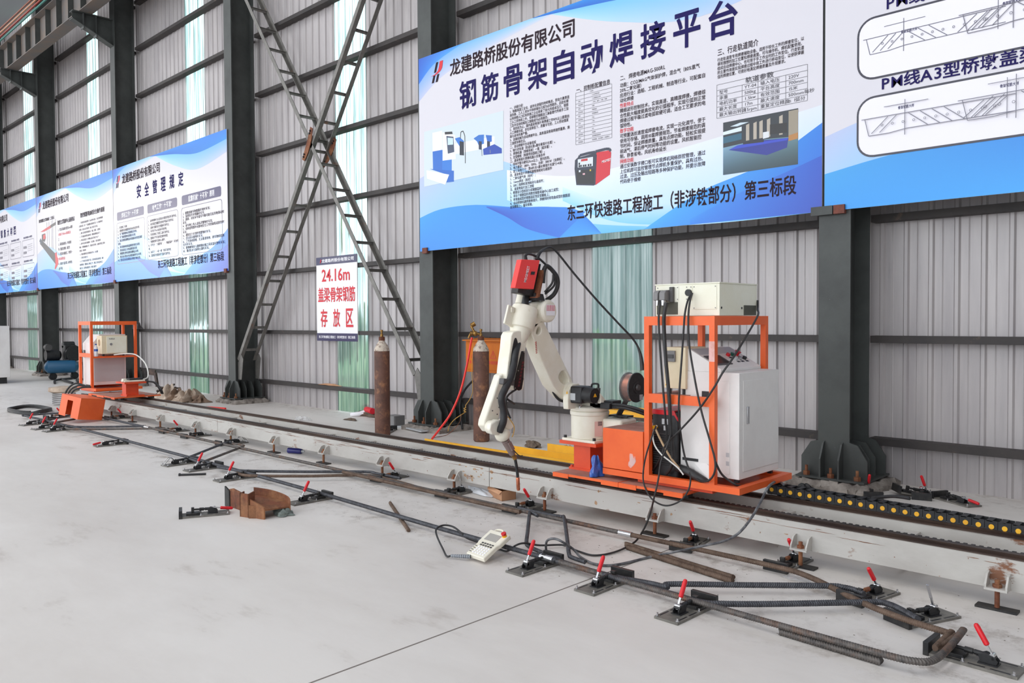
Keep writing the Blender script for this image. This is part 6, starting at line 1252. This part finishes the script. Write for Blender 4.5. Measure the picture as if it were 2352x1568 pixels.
cable('black hose with orange end lying on the drag chain', [(-2.1, 5.75, .32), (-1.95, 5.72, .36), (-1.83, 5.68, .37)], .012, 'cable', 'hose_end', 'hose')
tag(M().tube([(-2.031,5.680,0.317), (-1.990,5.660,0.315), (-1.925,5.620,0.305)], .018, 10).tube([(-1.930,5.620,0.307), (-1.890,5.600,0.299)], .012, 10).build('hose_fitting', MT['redhose']), 'orange and white hose fitting lying on top of the drag chain', 'fitting')
cable('black hose leading to the orange fitting behind the drag chain', [(-2.416,5.750,0.284), (-2.248,5.720,0.292), (-2.120,5.700,0.315), (-2.025,5.680,0.318)], .013, 'cable', 'hose', 'hose')
tag(M().box(-2.95, -2.5, 5.78, 6.1, 0, .012).build('yellow_plate', MT['yellow'], smooth=False), 'flat yellow plate on the floor behind the white cabinet', 'plate')
tag(crumple('black_sack', (-3.2, 7.12, 0), (.08, .06, .06), 61, 'black', amp=.35), 'small black sack on the floor left of the footing by the white cabinet', 'sack')
# ---------------------------------------------------------------- far left end
P0, e1, e2, e3 = Vector((-13.575, 4.242, .065)), Vector((-.113, .393, -.055)), Vector((-.48, -.13, .057)), Vector((.025, .053, .33))
t = thing('fallen_cover', 'orange sheet metal cover with a slot, tipped over on the rebars at the far left', 'cover', tuple(P0))
m = M()
def cf(a, b, c): return P0+e1*a+e2*b+e3*c
n1 = e1.normalized()*.004; n2 = e2.normalized()*.004; n3 = e3.normalized()*.004
m.prism([cf(0, 0, 0), cf(0, .38, 0), cf(0, .38, .78), cf(0, .66, .78), cf(0, .66, 0), cf(0, 1, 0), cf(0, 1, 1), cf(0, 0, 1)], n1)
m.prism([cf(0, 0, 0), cf(1, 0, 0), cf(1, 0, 1), cf(0, 0, 1)], n2).prism([cf(1, 0, 0), cf(1, 1, 0), cf(1, 1, 1), cf(1, 0, 1)], -n1).prism([cf(0, 1, 0), cf(1, 1, 0), cf(1, 1, 1), cf(0, 1, 1)], -n2).prism([cf(0, 0, 1), cf(1, 0, 1), cf(1, 1, 1), cf(0, 1, 1)], -n3)
m.build('cover_shell', MT['orange'], t, smooth=False)
# far cabinet and the things on the far carriage
t = thing('control_cabinet', 'grey white cabinet inside the far orange frame, seen from the side', 'cabinet', (-15.45, 5.3, .45))
M().prism([(-15.75, 5.03, .46), (-15.75, 5.6, .46), (-15.75, 5.6, 1.36), (-15.75, 5.16, 1.36), (-15.75, 5.03, 1.2)], (.48, 0, 0)).build('body', MT['white'], t, bev=.004)
M().box(-15.27, -15.266, 5.06, 5.58, .52, .97).build('side_panel', MT['lightgrey'], t, smooth=False)
M().box(-15.7, -15.62, 5.022, 5.03, .95, 1.08).build('latch', MT['black'], t, smooth=False)
for y in (5.06, 5.54): M().box(-15.7, -15.3, y, y+.03, .43, .46).build('foot', MT['black'], t, smooth=False)
t = thing('robot_controller', 'cream controller box on the shelf of the far orange frame', 'controller', (-15.15, 5.35, .98))
M().box(-15.24, -15.0, 5.1, 5.53, 1.02, 1.34).build('housing', MT['beige'], t, bev=.004)
M().box(-15.0, -14.992, 5.18, 5.515, 1.035, 1.325).build('front_panel', MT['boxcream'], t, bev=.002)
M().cyl((-14.992, 5.25, 1.19), (-14.98, 5.25, 1.19), .022, n=16).build('panel_lock', MT['chrome'], t)
M().textfit('电源指示', (-14.9915, 5.22, 1.27), Y3, Z3, .1, .03, .008).build('panel_text', MT['print_grey'], t, smooth=False)
M().tube([(-15.12+.03*math.cos(a), 5.098, 1.22+.05*math.sin(a)) for a in [2*PI*i/10 for i in range(10)]], .008, 6, 2, closed=True).build('port_ring', MT['tancable'], t)
for y in (5.14, 5.48): M().cyl((-15.05, y, .98), (-15.05, y, 1.02), .018, n=10).build('foot', MT['black'], t)
t = thing('water_bottle', 'clear water bottle with a blue label on the far shelf', 'bottle', (-15.06, 5.03, .98))
M().lathe([(.028, 0), (.033, .01), (.033, .15), (.014, .19), (.014, .2)], (-15.05, 5.02, .98), n=18).build('bottle_body', MT['whitefilm'], t)
M().lathe([(.0338, .09), (.0338, .13)], (-15.05, 5.02, .98), n=18, cap=False).build('bottle_label', MT['blueplastic'], t); M().cyl((-15.05, 5.02, 1.18), (-15.05, 5.02, 1.2), .016, n=14).build('bottle_cap', MT['blueplastic'], t)
t = thing('teach_pendant', 'teach pendant lying face down on the pedestal of the far carriage', 'pendant', (-13.75, 5.15, .6))
M().box(-13.87, -13.7, 5.0, 5.33, .592, .622).build('pendant_body', MT['cream'], t, bev=.008); M().box(-13.86, -13.71, 5.08, 5.3, .622, .65).build('hand_strap', MT['black'], t, bev=.01); M().box(-13.8, -13.72, 4.985, 5.04, .6, .65).build('stop_button_end', MT['cream'], t, bev=.006)
cable('white cord arching from the far controller to the far pendant', [(-15.0, 5.3, 1.0), (-14.85, 5.45, 1.02), (-14.5, 5.5, 1.0), (-14.1, 5.5, .85), (-13.9, 5.45, .65), (-13.85, 5.3, .61)], .011, 'whitecable', 'pendant_cord', 'cord')
for i in range(3): cable(('black cable looping over the left end of the far carriage, outer', 'black cable looping over the left end of the far carriage, middle', 'black cable looping over the left end of the far carriage, inner')[i], [(-15.3+.12*i, 4.93, .45), (-15.4+.14*i, 4.78, .5-.03*i), (-15.5+.15*i, 4.66, .35), (-15.5+.15*i, 4.6, .02)], .016)
for i in range(2): cable(('black cable drooping off the right edge of the far carriage, near one', 'black cable drooping off the right edge of the far carriage, far one')[i], [(-13.9, 5.4, .58), (-13.78+.05*i, 5.5, .56), (-13.7+.06*i, 5.56, .45), (-13.72+.06*i, 5.6, .37)], .014)
tag(M().tube([(-16.1+.62*math.cos(a)*(1-.03*i), 4.25+.3*math.sin(a), .02+.018*i+.01*math.sin(3*a)) for i in range(3) for a in [2*PI*j/14 for j in range(14)]], .018, 8, 4).build('coiled_hose', MT['cable']), 'black hose coiled on the floor left of the fallen orange cover', 'hose')
t = thing('wire_basket', 'wire basket with a straw broom head behind the fallen orange cover', 'basket', (-16.9, 5.05, 0))
for i in range(7): M().tube([(-16.9+.2*math.cos(a), 5.05+.2*math.sin(a), .04+i*.035) for a in [2*PI*j/12 for j in range(12)]], .006, 5, 2, closed=True).build('basket_ring', MT['midgrey'], t)
M().lathe([(.2, .24), (.27, .27), (.26, .34), (.1, .36)], (-16.9, 5.05, 0), n=22).build('broom_head', MT['cloth'], t)
# compressor
t = thing('air_compressor', 'blue air compressor on wheels with black motor by the far wall', 'compressor', (-24.8, 7.4, 0))
cx, cy = -24.75, 7.05
for i, s in enumerate((0, .32)): M().lathe([(.02, -.42), (.1, -.4), (.165, -.33), (.175, -.25), (.175, .25), (.165, .33), (.1, .4), (.02, .42)], (cx+s, cy+.3-.1*i, .36), (.3, 1, 0), 24).build('air_tank', MT['compblue'], t)
for y in (.0, .55): M().cyl((cx+.2, cy+y, .1), (cx+.28, cy+y, .1), .1, n=16).build('wheel', MT['black'], t)
M().lathe([(.14, -.18), (.15, -.1), (.15, .14), (.09, .2)], (cx+.1, cy+.05, .68), (0, 1, 0), 20).build('motor', MT['black'], t); M().box(cx, cx+.3, cy+.3, cy+.6, .55, .95).cyl((cx+.1, cy+.3, .95), (cx+.1, cy+.6, .95), .1, n=16).build('pump_head', MT['black'], t, bev=.02)
M().cyl((cx+.12, cy-.1, .9), (cx+.3, cy-.1, .9), .09, n=16).build('air_filter', MT['darkgrey'], t); M().cyl((cx+.32, cy+.52, .72), (cx+.37, cy+.52, .72), .22, n=24).build('belt_pulley', MT['black'], t)
# far left cabinet
t = thing('machine_cabinet', 'off white machine cabinet cut by the left edge of the picture', 'cabinet', (-24.4, 5.5, 0))
M().box(-25.6, -24.05, 4.9, 5.92, .16, 1.5).build('body', MT['white'], t, bev=.01)
M().box(-25.5, -24.1, 5.0, 5.85, 0, .16).build('plinth', MT['black'], t, smooth=False)
M().box(-24.05, -24.04, 5.2, 5.68, 1.15, 1.38).build('control_screen', MT['midgrey'], t, smooth=False)
for i, (x, y, dx, dy) in enumerate(((-22.8, 6.6, -1.6, .9), (-22.4, 6.9, -1.9, .3), (-22.6, 7.1, -1.2, .5))):
    tag(M().tube([(x, y, .03), (x+dx*.5, y+dy*.3, .05), (x+dx, y+dy, .03)], .03, 6).build('floor_hose', MT['cable']), ('black hose on the far floor beside the off white cabinet, nearest', 'black hose on the far floor beside the off white cabinet, middle', 'black hose on the far floor beside the off white cabinet, rearmost')[i], 'hose')
# scrap pile and canvas heap by the wall
m = M()
for i in range(46):
    a = rnd.uniform(0, 6.28); r_ = rnd.uniform(0, .36); p = Vector((-17.1+r_*math.cos(a), 7.15+r_*math.sin(a)*.7, .03+.28*(1-r_/.36)*rnd.random()))
    d = Vector((rnd.uniform(-1, 1), rnd.uniform(-1, 1), rnd.uniform(-.25, .25))).normalized()*rnd.uniform(.06, .2); m.bar(p-d, p+d, .035, .03)
m.bar((-17.35, 7.0, .2), (-17.4, 6.98, .5), .05, .05).bar((-17.4, 6.98, .5), (-17.5, 6.9, .52), .05, .12)
tag(m.build('scrap_pile', MT['railsteel'], smooth=False), 'dark pile of steel scrap by the wall behind the far carriage', 'scrap', kind='stuff')
HE = (('leftmost crumpled canvas rag of the heap by the second column', (.2, .14, .13), 'rag_c'), ('pale upright sack in the canvas heap by the second column', (.15, .13, .26), 'rag_c'), ('brown creased sack in the middle of the canvas heap', (.2, .15, .2), 'rag_b'), ('grey canvas fold right of the middle of the heap', (.2, .13, .17), 'cloth'), ('canvas sack with brown folds near the right end of the heap', (.22, .14, .21), 'cloth'), ('rightmost canvas rag of the heap beside the concrete footing', (.18, .12, .12), 'rag_b'))
for i, (l, s, mm) in enumerate(HE):
    tag(crumple('canvas_sack', Vector((-16.72+i*.27, 6.86+.03*i, 0)), s, 70+i, mm, n=18, amp=.6, rot=i*1.3), l, 'sack', 'canvas sacks heaped by the wall')
tag(crumple('tied_bundle', (CX[5]+.12, 7.75, 1.41), (.16, .1, .17), 90, 'darkgrey', amp=.3), 'dark bundle lying on the girt right of the far frame column', 'bundle')
tag(crumple('timber_scrap', (-12.2, 7.93, .44), (.3, .04, .03), 91, 'cardboard', amp=.4), 'brown scrap lying on the low girt left of the sign', 'scrap')
for o in list(bpy.data.objects):
    if '_o' in o.keys(): del o['_o']
